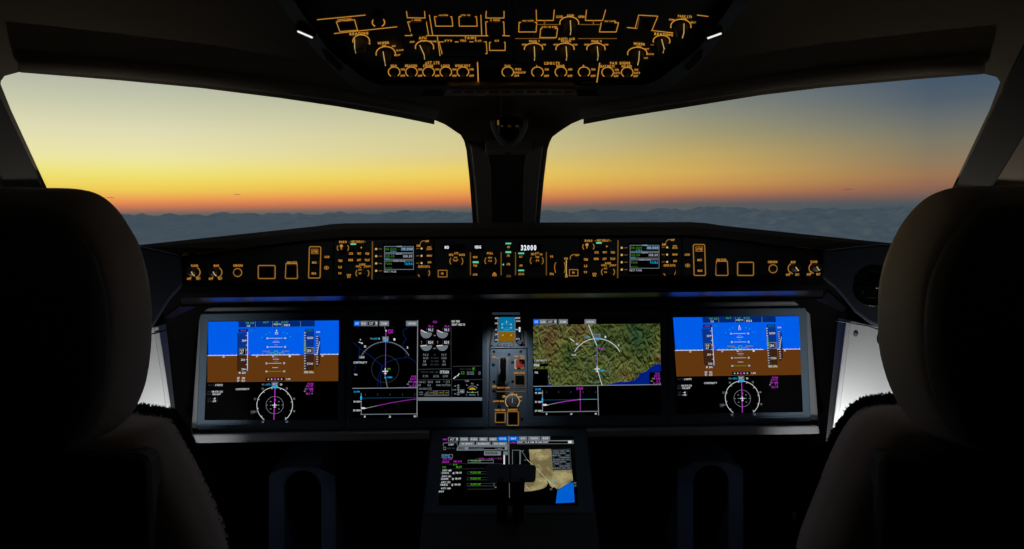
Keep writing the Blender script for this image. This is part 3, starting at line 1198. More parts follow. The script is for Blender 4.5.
def primary(t, c, off=SO):
    d = Draw(PANEL, c, off)
    d.rect(71, 82.5, 583, 215.5, S_SKY, 0).rect(68, 215.5, 581, 320, S_GND, 0)
    d.rect(190, 83, 489, 105, S_SKYD, 1)
    for x in (256, 324, 360, 433):
        d.line([(x, 84), (x, 105)], 1.5, S_GREY, 2)
    d.texts([('THR CLB', 234, 89, 33, 7), ('ALT', 297, 87, 22, 7), ('NAV', 340, 87, 12, 6), ('ALT CRZ', 373, 87, 22, 7), ('V', 340, 99, 10, 8)], S_GREEN, 3)
    d.texts([('CLB', 229, 100, 13, 7), ('AP1+2', 341, 95, 28, 6), ('1FD2', 380, 99, 23, 8)], S_WHITE, 3)
    # roll scale
    for x, y in ((282, 147), (298, 134), (312, 127), (366, 127), (380, 131), (394, 144)):
        d.rect(x - 2, y - 2, x + 2, y + 2, S_CYAN, 2)
    d.poly([(339, 115), (342.5, 122), (335.5, 122)], S_WHITE, 2).box(334.5, 127, 343.5, 134, 1.6, S_WHITE, 2).line([(339, 121), (339, 127)], 1.4, S_WHITE, 2)
    # pitch ladder
    for y, x0, x1, m in ((150, 312, 362, S_WHITE), (165, 325, 350, S_WHITE), (158, 331, 344, S_GREY), (184, 312, 362, S_WHITE), (175, 331, 344, S_GREY), (232, 325, 348, S_WHITE),
                         (224, 330, 344, S_GREY), (248, 308, 358, S_WHITE), (240, 330, 344, S_GREY), (265, 323, 345, S_WHITE), (280, 308, 358, S_GREEN)):
        d.line([(x0, y), (x1, y)], 1.5, m, 2)
        if x1 - x0 > 45:
            n = {150: '10', 184: '5', 248: '5', 280: '10'}[y]
            d.text(n, x0 - 8, y, 8, 7, S_WHITE, k=3).text(n, x1 + 11, y, 8, 7, S_WHITE, k=3)
    # aircraft mark
    d.line([(286, 201), (313, 201)], 5, S_LGREY, 3).line([(362, 201), (387, 201)], 5, S_LGREY, 3)
    d.box(331, 200, 343, 212, 2.5, S_GREEN, 3).line([(305, 207), (328, 207)], 2, S_GREEN, 3).line([(346, 207), (366, 207)], 2, S_GREEN, 3)
    d.text('X', 363, 206, 8, 6, S_MAG)
    # horizon line
    for x0, x1 in ((70, 184), (242, 430), (488, 581)):
        d.line([(x0, 215.5), (x1, 215.5)], 2.6, S_WHITE, 3)
    for x in list(range(80, 184, 17)) + list(range(250, 430, 17)) + list(range(494, 580, 17)):
        d.line([(x, 215), (x, 211)], 1.6, S_WHITE, 3)
    for s, x in (('31', 131), ('34', 262), ('36', 325), ('1', 391), ('5', 519)):
        d.text(s, x, 220.5, 8, 7, S_WHITE, k=3)
    o1 = d.build('attitude_indicator', t)
    # speed tape
    d = Draw(PANEL, c, off + .0007)
    d.rect(185, 128, 227, 215.5, S_TAPE, 0).rect(184, 215.5, 226, 276, S_TAPEG, 0)
    d.rect(190, 112, 227, 126, S_SKYD, 0)
    d.line([(226, 125), (225, 276)], 2.6, S_WHITE, 1)
    for y in range(138, 276, 19):
        d.line([(219, y), (225, y)], 1.8, S_WHITE, 1)
    d.texts([('300', 211, 158, 15, 8), ('260', 207, 233, 15, 8), ('240', 209, 270, 15, 8)], S_WHITE)
    d.rect(193, 188, 219, 214, S_LGREY, 1).rect(195, 190, 217, 212, S_BLACK, 2).text('27', 204, 201, 14, 16, S_WHITE, k=3)
    d.text('270', 209, 119, 20, 7, S_MAG).text('.80', 240, 119, 14, 7, emit('symbol_teal', (20, 130, 120)))
    d.disc(229, 203, 3.5, 5, S_MAG, 3).line([(221, 196), (226, 200)], 2, S_GREEN, 3).rect(222, 270, 227, 276, S_CYAN, 3)
    d.text('M .800', 205, 284, 26, 8, S_WHITE)
    d.text('1F 01', 200, 305, 30, 8, S_WHITE).text('1F 03', 200, 315, 30, 7, S_WHITE)
    d.build('speed_tape', t)
    # altitude tape
    d = Draw(PANEL, c, off + .0007)
    d.rect(447, 126, 487, 215.5, S_TAPE, 0).rect(446, 215.5, 486, 277, S_TAPEG, 0)
    d.rect(451, 114, 485, 125, S_SKYD, 1).text('32000', 468, 119.5, 24, 7, emit('symbol_teal', (20, 130, 120)))
    d.line([(449, 126), (448, 277)], 2, S_LGREY, 1)
    for y in range(130, 276, 10):
        d.line([(448, y), (453, y)], 2.2, S_WHITE, 1)
    d.line([(451, 165), (451, 198)], 4, S_GREEN, 2)
    d.text('28500', 471, 150, 24, 8, S_WHITE).text('27500', 470, 251, 24, 8, S_WHITE)
    d.rect(454, 186, 487, 212, S_LGREY, 1).rect(456, 190, 477, 210, S_BLACK, 2).text('284', 466, 200, 17, 12, S_WHITE, k=3).text('80', 481.5, 199, 7, 18, S_BLACK, k=3)
    d.rect(446, 278, 486, 290, emit('altimeter_amber_field', (110, 84, 6)), 1).text('1013 hPa', 466, 284, 36, 8, S_WHITE)
    d.build('altitude_tape', t)
    d = Draw(PANEL, c, off + .0007)
    d.poly([(494, 134), (500, 138), (511, 152), (511, 215.5), (494, 215.5)], S_TAPE, 0).poly([(494, 215.5), (511, 215.5), (510, 248), (500, 262), (494, 266)], S_TAPEG, 0)
    for y in range(144, 258, 9):
        d.line([(496, y), (501, y)], 2.2, S_WHITE, 1)
    d.line([(497, 215), (508, 165)], 1.8, S_WHITE, 1).text('1200', 502, 127, 15, 6, S_WHITE)
    d.build('vertical_speed_scale', t)
    d = Draw(PANEL, c, off + .0007)
    d.rect(296, 304, 371, 317, emit('symbol_slip_field', (34, 22, 12)), 0)
    for x in (307, 320, 346, 359):
        d.disc(x, 310.5, 2.6, 2.6, S_WHITE, 1, n=8)
    d.disc(333, 310.5, 4.5, 4.5, S_MAG, 2, n=8).text('1.00', 385, 310.5, 17, 7, S_WHITE)
    d.build('deviation_scale', t)
    # navigation half
    d = Draw(PANEL, c, off)
    d.arc(332, 412, 70, 70, -54, 234, 2.0, S_WHITE, n=60)
    d.arc(332, 412, 34, 34, 0, 360, 1.2, S_GREY, n=40)
    for i in range(12):
        a = R(i * 30 + 10)
        y = 412 - 69 * math.sin(a)
        if y < 466:
            d.line([(332 + 64 * math.cos(a), 412 - 64 * math.sin(a)), (332 + 69 * math.cos(a), y)], 1.6, S_WHITE)
    for i, s in ((4, '3'), (2, '6'), (0, '9'), (-2, '12'), (8, '30'), (10, '27'), (12, '24'), (14, '21')):
        a = R(-54 + (i + 2) * 18)
        d.text(s, 332 + 80 * math.cos(a), 412 - 80 * math.sin(a), 9, 8, S_LGREY)
    for x, y in ((302, 412), (317, 412), (347, 412), (362, 412), (316, 398), (348, 398), (316, 427), (348, 427)):
        d.rect(x - 3, y - 1.5, x + 3, y + 1.5, S_LGREY, 1)
    d.line([(333.5, 346), (328.5, 468)], 3.2, S_MAG, 1).disc(333, 392, 4, 5, S_MAG, 2, n=6)
    d.line([(332, 404), (332, 421)], 3, S_WHITE, 3).line([(324, 412), (340, 412)], 3, S_WHITE, 3).line([(328, 420), (336, 420)], 2, S_WHITE, 3)
    d.rect(320, 322, 345, 338, S_LGREY, 1).rect(322, 324, 343, 336, S_BLACK, 2).text('002', 332.5, 330, 17, 10, S_WHITE, k=3)
    d.poly([(320, 338), (346, 338), (341, 346), (325, 346)], S_CYAN, 2).text('TRK', 287, 331, 12, 6, S_GREY).text('AUTO', 306, 331, 18, 7, S_CYAN).text('36', 357, 331, 8, 8, S_WHITE)
    d.box(238, 432, 252, 445, 1.5, S_DGREY, 1).text('24', 245, 438, 9, 7, S_GREY)
    d.build('compass_rose', t)
    d = Draw(PANEL, c, off)
    d.texts([('FLT N', 84, 331, 24, 6), ('UTC', 76, 357, 16, 6), ('ELPS', 76, 367, 16, 6), ('TAT', 75, 384, 14, 6), ('SAT', 75, 394, 14, 6), ('C', 106, 384, 5, 6), ('C', 106, 394, 5, 6)], S_DGREY)
    d.texts([('A35093', 113, 331, 30, 7), ('18:59:26', 107, 357, 42, 7), ('00:109', 104, 367, 32, 7), ('-8', 95, 384, 10, 7), ('-29', 94, 394, 16, 7)], S_WHITE)
    d.build('data_readout', t)
    d = Draw(PANEL, c, off)
    d.text('CONTINUITY', 206, 348, 53, 7, S_WHITE)
    d.build('message_line', t)
    d = Draw(PANEL, c, off)
    d.texts([('PUN1', 472, 330, 22, 8), ('D0.91', 468, 339, 26, 8), ('NM', 474, 350, 16, 8), ('5.2', 476, 358, 12, 7), ('18:2', 463, 368, 16, 8)], S_MAG)
    d.texts([('359', 455, 350, 10, 7), ('6', 450, 358, 8, 6), ('4', 478, 368, 6, 6)], S_GREY)
    d.build('waypoint_readout', t)


t = screen_unit('display_screen', 'leftmost big screen, blue-over-brown horizon, beside the left seat', [(200.5, 313.5), (345.5, 311.5), (345.5, 430.5), (196.2, 432.5)],
                [(208.2, 321.4), (338.8, 320.2), (337.6, 419.6), (204.4, 420.2)], [(200.5, 424.3), (344, 423.2), (344, 429), (199, 430.4)])
primary(t, Shear(190, 300, 3.919, .0098, 327))
t = screen_unit('display_screen', 'rightmost big screen, blue-over-brown horizon, beside the right seat', [(667.5, 309), (806.5, 307.5), (811, 422.8), (669.5, 425.5)],
                [(673.2, 317.2), (798.7, 316.1), (803, 412), (676.4, 414.1)], [(671, 417.5), (807.5, 416), (808.5, 421.3), (671, 423.8)])
primary(t, Quad([(71.5, 85.0), (583.5, 80), (578, 469.5), (57, 471)], [(673.2, 317.4), (798.7, 316.3), (802.9, 411.8), (676.6, 414)], 3.85))

# left inner screen ----------------------------------------------------------
t = screen_unit('display_screen', 'black screen with route map and grey engine gauges, second from left', [(346.5, 312), (486.5, 311.3), (487.5, 428.2), (346.8, 430)],
                [(352, 320.6), (482.6, 320), (482.6, 417.2), (352, 418.2)], [(350, 423.2), (485, 422), (485, 427), (350, 428.3)])
n4 = Crop(350, 315, 7.315)


def nav_tabs(d, y0, y1, xs):
    (b0, b1), (p0, p1), (q0, q1), (z0, z1), (o0, o1) = xs
    ym, h = (y0 + y1) / 2, (y1 - y0) * .42
    d.rect(b0, y0, b1, y1, S_BLUEB, 0).text('ARC', (b0 + b1) / 2, ym, (b1 - b0) * .6, h, S_WHITE)
    for a, b, s in ((p0, p1, 'PLAN'), (z0, z1, 'ZOOM+'), (o0, o1, 'CHRONO')):
        d.rect(a, y0, b, y1, S_LGREY, 0).text(s, (a + b) / 2, ym, (b - a) * .7, h, S_WHITE)
    d.rect(q0, y0, q1, y1, S_LGREY, 0).rect(q0 + 6, y0 + 5, q1 - 22, y1 - 5, S_BLACK, 1).text('CST', (q0 + q1) / 2 - 9, ym, 30, h, S_WHITE)
    d.poly([(q1 - 17, y0 + 10), (q1 - 5, y0 + 10), (q1 - 11, y1 - 10)], S_WHITE, 1)


d = Draw(PANEL, n4, SO)
nav_tabs(d, 43, 81, ((30, 73), (77, 123), (126, 204), (215, 285), (410, 495)))
for pts in ([(430, 90), (393, 108), (388, 130), (400, 160), (412, 180), (388, 205), (386, 232), (402, 262), (409, 310)], [(24, 200), (70, 245), (150, 300), (235, 372)],
            [(72, 245), (62, 310), (32, 412)], [(492, 355), (468, 335), (440, 312), (410, 311), (320, 325), (262, 350), (235, 372), (228, 405), (206, 450), (200, 532)],
            [(237, 372), (232, 420), (222, 460), (224, 532)], [(350, 531), (400, 526)]):
    d.line(pts, 3.4, S_BLUEW, 0)
d.line([(252, 86), (264, 118)], 4, S_LGREY, 1).line([(262, 122), (260, 300), (259, 440)], 4, emit('symbol_violet', (110, 70, 170)), 1).line([(263, 118), (262, 170)], 5, S_MAG, 2)
d.disc(264, 115, 6, 6, S_WHITE, 2, n=8).text('PUN1', 297, 112, 36, 14, S_MAG).text('D091', 296, 128, 36, 14, S_MAG)
d.line([(262, 470), (274, 532)], 5, S_LGREY, 1)
d.arc(258, 395, 200, 200, 30, 150, 4, S_LGREY, n=50)
for i in range(30, 151, 5):
    a = R(i)
    d.line([(258 + 200 * math.cos(a), 395 - 200 * math.sin(a)), (258 + 193 * math.cos(a), 395 - 193 * math.sin(a))], 3, S_LGREY)
d.arc(258, 395, 100, 100, 0, 360, 2.6, S_DGREY, n=50)
d.rect(237, 157, 283, 186, S_LGREY, 2).rect(241, 160, 279, 182, S_BLACK, 3).text('002', 260, 171, 32, 18, S_WHITE, k=4)
d.poly([(242, 184), (278, 184), (272, 196), (248, 196)], S_CYAN, 3).text('TRK', 158, 173, 22, 11, S_GREY).text('AUTO', 192, 173, 38, 14, S_CYAN).text('2', 215, 173, 6, 12, S_WHITE)
d.texts([('33', 110, 230, 16, 16), ('1', 325, 178, 14, 15), ('3', 420, 238, 10, 16)], S_WHITE)
d.rect(66, 297, 108, 320, S_DGREY, 1).text('24.00', 87, 309, 34, 13, S_WHITE)
d.text('359', 76, 180, 10, 10, S_WHITE).line([(64, 198), (92, 208)], 4, S_WHITE).line([(84, 210), (92, 208), (88, 200)], 3, S_WHITE)
d.text('CONTINUITY', 75, 347, 100, 14, S_WHITE).text('TRK', 42, 436, 24, 12, S_WHITE)
d.line([(258, 392), (258, 430)], 7, S_WHITE, 3).line([(240, 412), (276, 412)], 7, S_WHITE, 3).line([(250, 428), (266, 428)], 5, S_WHITE, 3)
d.text('GPS', 284, 395, 22, 14, S_GREEN).text('LFMN', 289, 456, 38, 12, S_CYAN).poly([(250, 458), (258, 450), (266, 458), (258, 466)], S_CYAN, 3).line([(257, 432), (257, 446)], 6, S_MAG, 3)
d.texts([('PUN1', 466, 450, 34, 14), ('D0.91', 462, 468, 42, 14), ('NM', 473, 489, 28, 15), ('5.2', 473, 507, 26, 12), ('18:24', 450, 522, 38, 12)], S_MAG)
d.texts([('359', 438, 488, 24, 12), ('6', 424, 505, 20, 9), ('5', 482, 522, 10, 10)], S_GREY)
d.build('route_map', t)
v7 = Crop(350, 380, 10.98)


def vertical_profile(d, ax, yt, yb, xr, ylab, x0lab, dy=0):
    d.line([(ax, yt), (ax, yb)], 9, S_LGREY).line([(ax - 4, yb + 2), (xr, yb - 5)], 9, S_LGREY)


d = Draw(PANEL, v7, SO)
d.line([(28, 92), (740, 84)], 8, S_GREY)
d.line([(122, 148), (124, 378)], 9, S_LGREY).line([(118, 378), (740, 371)], 8, S_LGREY)
d.text('32 000', 74, 128, 66, 18, S_CYAN).text('30 000', 72, 237, 66, 20, S_WHITE).text('20 000', 70, 333, 68, 22, S_WHITE)
d.line([(108, 237), (122, 237)], 6, S_WHITE).line([(108, 333), (122, 333)], 6, S_WHITE)
d.rect(113, 178, 131, 216, S_CYAN, 2)
d.dash((140, 199), (735, 192), 7, emit('symbol_cyan_dim', (10, 66, 92)), 26)
d.line([(180, 308), (250, 294), (300, 282)], 6, S_GREY)
d.line([(290, 284), (370, 268), (450, 250), (540, 236), (640, 219), (736, 208)], 8, emit('symbol_magenta_dim', (130, 36, 140)))
d.rect(124, 300, 166, 318, S_WHITE, 2).line([(160, 311), (180, 311)], 5, S_WHITE)
d.texts([('0', 163, 402, 16, 24), ('20', 438, 402, 22, 22), ('40', 710, 398, 22, 22)], S_WHITE)
for x in (168, 303, 440, 576, 710):
    d.line([(x, 148 if x > 500 else 150), (x, 168)], 6, S_DGREY)
d.build('vertical_profile', t)
e5, e6 = Crop(415, 315, 9.14), Crop(415, 360, 9.14)
d = Draw(PANEL, n4, SO)
d.line([(495, 40), (493, 330), (490, 745)], 6, S_GREY, 1)
d.build('divider', t)
d = Draw(PANEL, e5, SO)
d.line([(330, 45), (330, 497)], 4, S_DGREY).line([(30, 497), (328, 490)], 5, S_DGREY)
d.text('CLB', 182, 62, 36, 20, S_MAG)
for gx in (103, 250):
    d.text('96.4', gx + 41, 102, 42, 18, S_MAG)
    for gy, s in ((163, '96.1'), (278, '824')):
        d.disc(gx, gy, 52, 50, S_LGREY, 1, 180 - (18 if gy < 200 else 0), 360, n=24)
        d.rect(gx + 2, gy - 46, gx + 70, gy - 9, S_DGREY, 2).rect(gx + 6, gy - 42, gx + 62, gy - 13, S_BLACK, 3).text(s, gx + 38, gy - 28, 40, 24, S_WHITE, k=4)
    d.line([(gx, 161), (gx - 47, 140)], 7, S_WHITE, 4).disc(gx - 48, 140, 7, 7, S_MAG, 4, n=8).line([(gx - 40, 134), (gx - 32, 142)], 5, S_RED, 4)
    d.line([(gx, 277), (gx - 50, 283)], 7, S_WHITE, 4).disc(gx - 43, 243, 6, 6, S_RED, 4, n=8).line([(gx - 41, 252), (gx - 45, 268)], 3, S_LGREY, 4)
d.text('N1', 180, 187, 16, 12, S_GREY).text('EGT', 180, 305, 28, 12, S_GREY)
for y, a, m, b in ((363, '94.3', 'N2', '93.7'), (393, '5620', 'FF LBS/H', '5620'), (423, '88', 'OIL TEMP', '96'), (453, '138', 'OIL PRESS', '145')):
    d.text(a, 97 if len(a) > 3 else 88, y, 12 * len(a), 19, S_LGREY).text(m, 180, y, 9.0 * len(m), 14, S_DGREY).text(b, 265, y, 11.5 * len(b), 19, S_LGREY)
d.text('NO PED', 373, 58, 74, 19, S_WHITE).text('SEAT BELTS', 397, 87, 120, 19, S_WHITE)
d.line([(348, 470), (600, 466)], 5, S_DGREY).text('SLAT / FLAP', 462, 495, 104, 14, S_DGREY)
d.rect(522, 476, 550, 510, emit('flap_green_field', (22, 56, 20)), 1).text('F', 535, 493, 12, 22, S_GREEN)
d.build('engine_gauges', t)
d = Draw(PANEL, e6, SO)
d.text('TOTAL FUEL LBS', 133, 110, 160, 16, S_DGREY).rect(224, 92, 316, 128, S_DGREY, 1).text('177200', 270, 110, 76, 24, S_WHITE)
d.texts([('57 270', 95, 148, 48, 20), ('56750', 193, 148, 50, 20), ('56990', 278, 148, 46, 20)], S_LGREY)
d.line([(30, 182), (332, 178)], 5, S_DGREY).line([(334, 90), (336, 335)], 4, S_DGREY)
d.texts([('CAB ALT', 65, 202, 64, 16), ('RATE', 210, 200, 36, 16), ('DP', 42, 231, 22, 16), ('CAB VS', 230, 230, 74, 15), ('LDG ELEV', 75, 262, 78, 14), ('COND', 55, 294, 36, 10), ('CARGO', 55, 314, 36, 10)], S_GREY)
d.texts([('8000', 140, 201, 46, 20), ('270', 300, 199, 36, 19), ('8.0', 130, 230, 30, 20), ('1750', 298, 229, 50, 19), ('AUTO', 135, 262, 36, 20), ('^', 264, 199, 12, 14)], S_LGREY)
d.poly([(80, 322), (95, 300), (122, 283), (150, 279), (312, 277), (312, 328), (92, 331)], emit('fuselage_grey', (66, 70, 74)), 1)
for x0, x1 in ((124, 166), (210, 256), (266, 304)):
    d.rect(x0, 284, x1, 313, S_BLACK, 2).line([(x0 + 12, 299), (x1 - 4, 299)], 7, emit('symbol_yellow_dim', (120, 96, 10)), 3)
d.rect(26, 341, 614, 372, S_LGREY, 1)
d.line([(346, 181), (614, 178)], 5, S_DGREY)
d.line([(348, 58), (600, 55)], 4, S_DGREY, 0)
d.box(424, 108, 448, 128, 6, emit('flap_green_line', (44, 112, 20)), 1)
for x in (484, 508, 530, 590):
    d.box(x - 6, 108, x + 6, 132, 4, S_LGREY)
d.line([(355, 168), (372, 152)], 9, S_WHITE).line([(378, 150), (386, 144)], 14, S_LGREY).line([(392, 142), (402, 128)], 9, S_WHITE)
d.text('TRIM', 474, 192, 36, 16, S_GREY)
d.line([(395, 224), (395, 320)], 6, S_LGREY)
for y in (232, 250, 268, 300, 316):
    d.line([(386, y), (406, y)], 5, S_LGREY)
d.texts([('UP', 368, 237, 18, 12), ('STAB', 358, 272, 36, 10), ('DN', 368, 310, 18, 12)], S_GREY)
d.box(402, 272, 448, 300, 5, S_LGREY).text('4.3', 428, 286, 26, 18, S_WHITE)
d.arc(526, 286, 48, 50, 30, 150, 5, S_LGREY).text('RUD', 524, 216, 24, 12, S_GREY).text('L', 478, 228, 16, 12, S_GREY).text('R', 574, 228, 16, 12, S_GREY)
d.arc(524, 282, 28, 26, 25, 155, 9, S_AMB).line([(500, 268), (550, 268)], 6, S_AMB).line([(524, 250), (524, 268)], 5, S_AMB)
d.line([(478, 296), (574, 296)], 6, S_LGREY).line([(478, 286), (478, 302)], 5, S_LGREY).line([(574, 286), (574, 302)], 5, S_LGREY).poly([(517, 300), (533, 300), (525, 282)], S_GREEN, 3)
d.text('L', 472, 318, 10, 12, S_GREY).text('NEUTRAL', 524, 318, 58, 12, S_GREY).text('R', 578, 316, 10, 12, S_GREY)
d.build('systems_readout', t)

# right inner screen: terrain map --------------------------------------------
t = screen_unit('display_screen', 'screen with a green terrain map and blue sea, second from right', [(527.5, 310.5), (666.5, 309), (668.5, 425.6), (527.8, 427.8)],
                [(532.6, 318.4), (660.2, 318.2), (661.4, 414.9), (533.2, 415.6)], [(530, 421), (666.5, 418.6), (666.5, 424), (530, 426.4)])


def image_mat(name, scale, stops, relief=0.0, seed=0.0, constant=False, detail=8):
    m = bpy.data.materials.new(name)
    m.use_nodes = True
    n = m.node_tree
    n.nodes.clear()
    tc = n.nodes.new('ShaderNodeTexCoord')
    mp = n.nodes.new('ShaderNodeMapping')
    mp.inputs['Location'].default_value = (seed, seed * .7, 0)
    if relief:
        mp.inputs['Rotation'].default_value = (0, .75, 0)
        mp.inputs['Scale'].default_value = (1, 1, .72)
    n.links.new(tc.outputs['Object'], mp.inputs['Vector'])
    def nz(offset, sc, det, lac=2.0, typ='FBM'):
        q = n.nodes.new('ShaderNodeTexNoise')
        q.noise_type = typ
        q.inputs['Scale'].default_value = sc
        q.inputs['Detail'].default_value = det
        q.inputs['Distortion'].default_value = 1.4 if sc > scale else 0.0
        if offset:
            ad = n.nodes.new('ShaderNodeVectorMath')
            ad.inputs[1].default_value = offset
            n.links.new(mp.outputs[0], ad.inputs[0])
            n.links.new(ad.outputs[0], q.inputs['Vector'])
        else:
            n.links.new(mp.outputs[0], q.inputs['Vector'])
        return q.outputs['Fac']
    base = nz(None, scale * .35, 2)
    rp = n.nodes.new('ShaderNodeValToRGB')
    rp.color_ramp.interpolation = 'CONSTANT' if constant else 'LINEAR'
    cr = rp.color_ramp
    cr.elements[0].position, cr.elements[0].color = stops[0][0], (*lin(stops[0][1]), 1)
    cr.elements[1].position, cr.elements[1].color = stops[-1][0], (*lin(stops[-1][1]), 1)
    for p, c in stops[1:-1]:
        e = cr.elements.new(p)
        e.color = (*lin(c), 1)
    n.links.new(base, rp.inputs[0])
    col = rp.outputs[0]
    em = n.nodes.new('ShaderNodeEmission')
    if relief:
        a, b = nz(None, scale * 2.6, detail), nz((.0022, 0, .0016), scale * 2.6, detail)
        su = n.nodes.new('ShaderNodeMath'); su.operation = 'SUBTRACT'
        n.links.new(a, su.inputs[0]); n.links.new(b, su.inputs[1])
        ma = n.nodes.new('ShaderNodeMath'); ma.operation = 'MULTIPLY_ADD'
        ma.inputs[1].default_value = relief; ma.inputs[2].default_value = 1.0
        n.links.new(su.outputs[0], ma.inputs[0])
        cl = n.nodes.new('ShaderNodeClamp'); cl.inputs[1].default_value = .22; cl.inputs[2].default_value = 1.9
        n.links.new(ma.outputs[0], cl.inputs[0])
        n.links.new(cl.outputs[0], em.inputs['Strength'])
    n.links.new(col, em.inputs['Color'])
    o = n.nodes.new('ShaderNodeOutputMaterial')
    n.links.new(em.outputs[0], o.inputs[0])
    m.cycles.emission_sampling = 'NONE'
    return m


M_TERR = image_mat('terrain_map_image', 26, [(.30, (34, 58, 36)), (.42, (52, 66, 32)), (.52, (76, 82, 40)), (.60, (82, 80, 42)), (.68, (80, 62, 38)), (.8, (84, 80, 46))], 9.0, 3.1)
M_SAND = image_mat('desert_map_image', 90, [(.30, (110, 100, 66)), (.44, (132, 122, 84)), (.52, (150, 138, 96)), (.60, (164, 152, 108))], 0, 1.7, True)
t2, t3, v4 = Crop(528, 314, 6.86), Crop(590, 314, 6.86), Crop(528, 375, 10.975)
d = Draw(PANEL, PX, SO)
d.poly([(533.2, 324.7), (660, 323.6), (661.2, 384.6), (533.4, 385.6)], M_TERR, 0)
d.mb.build('terrain_picture', t)
d = Draw(PANEL, t2, SO + .0002)
nav_tabs(d, 36, 70, ((37, 77), (80, 125), (127, 199), (210, 273), (388, 467)))
d.build('map_tabs', t)
d = Draw(PANEL, t2, SO + .0002)
d.rect(35, 378, 137, 492, S_BLACK, 1).text('TRK', 58, 402, 26, 13, S_WHITE)
d.rect(36, 311, 136, 328, S_BLACK, 1).text('CONTINUITY', 88, 319, 90, 13, S_WHITE).rect(78, 342, 136, 360, S_BLACK, 1).text('NDB', 60, 351, 36, 13, S_WHITE)
d.disc(145, 442, 8, 8, S_SEA, 1, n=8).poly([(138, 482), (165, 480), (162, 492), (138, 492)], S_SEA, 1)
d.build('map_notes', t)
d = Draw(PANEL, t3, SO + .0002)
d.poly([(486, 345), (462, 344), (440, 352), (415, 366), (400, 380), (385, 395), (352, 404), (338, 420), (325, 440), (300, 456), (250, 466), (190, 468), (160, 476), (120, 487), (490, 484)], S_SEA, 0)
d.rect(408, 398, 489, 483, S_BLACK, 1)
d.texts([('PUN1', 462, 409, 30, 13), ('D0.91', 460, 426, 38, 13), ('NM', 468, 443, 26, 13), ('5.2', 468, 460, 24, 13), ('18:24', 452, 476, 38, 12)], S_MAG)
d.texts([('359', 436, 443, 22, 11), ('6', 424, 460, 18, 9), ('5', 480, 476, 10, 10)], S_GREY)
d.build('sea_area', t)
d = Draw(PANEL, PX, SO + .0004)
d.line([(588.6, 325), (597, 346), (597.2, 369), (602, 385)], .65, S_WHITE, 0).line([(597, 346), (597.1, 366)], .6, emit('symbol_violet', (110, 70, 170)), 1)
d.arc(597.2, 364.6, 26, 26, 30, 150, .65, S_WHITE, n=40)
for i in range(24):
    d.arc(597.2, 369, 13.6, 13.6, i * 15, i * 15 + 8, .5, S_GREY, n=3)
d.rect(594.3, 333.8, 600.3, 338.4, S_LGREY, 1).text('002', 597.3, 336, 4.2, 2.6, S_BLACK, k=2).poly([(594.6, 338.4), (600, 338.4), (599, 340), (595.6, 340)], S_CYAN, 2)
d.text('TRK', 582.2, 336.8, 3.6, 1.6, S_BLACK).text('AUTO', 587.2, 336.8, 5.2, 2, S_CYAN).text('LFML', 591, 345.8, 4.4, 1.4, emit('symbol_teal', (20, 130, 120)))
d.line([(570.5, 338.8), (574, 341.2)], .8, S_WHITE).texts([('33', 577, 344, 2.2, 2), ('1', 605.4, 337, 1.6, 2), ('3', 618.6, 345.2, 1.5, 2), ('24.00', 573.8, 354.9, 4.6, 1.9)], S_WHITE)
d.text('PUN1', 601.6, 348.6, 5.2, 2.4, S_MAG).text('GPS', 601, 366.4, 3, 1.4, S_GREEN).text('LFMN', 601.8, 370.6, 5.4, 2, S_CYAN)
d.line([(597.1, 366.6), (597.1, 371.6)], 1, S_WHITE, 2).line([(594.9, 369), (599.3, 369)], 1, S_WHITE, 2).line([(596, 371.4), (598.2, 371.4)], .7, S_WHITE, 2)
d.build('flight_plan', t)
d = Draw(PANEL, v4, SO)
d.line([(62, 125), (1460, 104)], 8, S_GREY, 2).line([(765, 118), (775, 440)], 8, S_GREY, 2)
d.line([(158, 172), (160, 405)], 9, S_LGREY).line([(155, 406), (768, 398)], 9, S_LGREY)
d.rect(76, 145, 144, 170, S_SKYD, 0).text('32 000', 110, 157, 60, 18, S_CYAN).texts([('40 000', 110, 197, 66, 20), ('30 000', 110, 295, 66, 20), ('20 000', 110, 393, 66, 22)], S_WHITE)
for y in (197, 295, 393):
    d.line([(144, y), (158, y)], 6, S_WHITE)
d.rect(150, 256, 166, 294, S_CYAN, 2)
d.dash((178, 275), (548, 269), 7, emit('symbol_cyan_dim', (10, 66, 92)), 16).line([(548, 268), (766, 266)], 6, emit('symbol_cyan_mid', (60, 140, 150)))
d.line([(215, 328), (330, 304)], 6, S_GREY).line([(325, 305), (390, 292), (470, 281), (575, 268)], 8, S_MAG)
d.line([(573, 162), (574, 400)], 8, emit('symbol_magenta_dim', (130, 36, 140))).text('D091', 568, 148, 70, 26, S_MAG).disc(576, 268, 7, 7, S_GREEN, 2, n=8)
d.rect(164, 318, 205, 338, S_WHITE, 2).line([(200, 330), (225, 330)], 5, S_WHITE)
d.texts([('0', 205, 427, 14, 22), ('20', 475, 427, 22, 20), ('40', 743, 425, 24, 20)], S_WHITE)
for x in (204, 336, 468, 604, 740):
    d.line([(x, 178), (x, 198)], 6, S_DGREY)
d.build('vertical_profile', t)

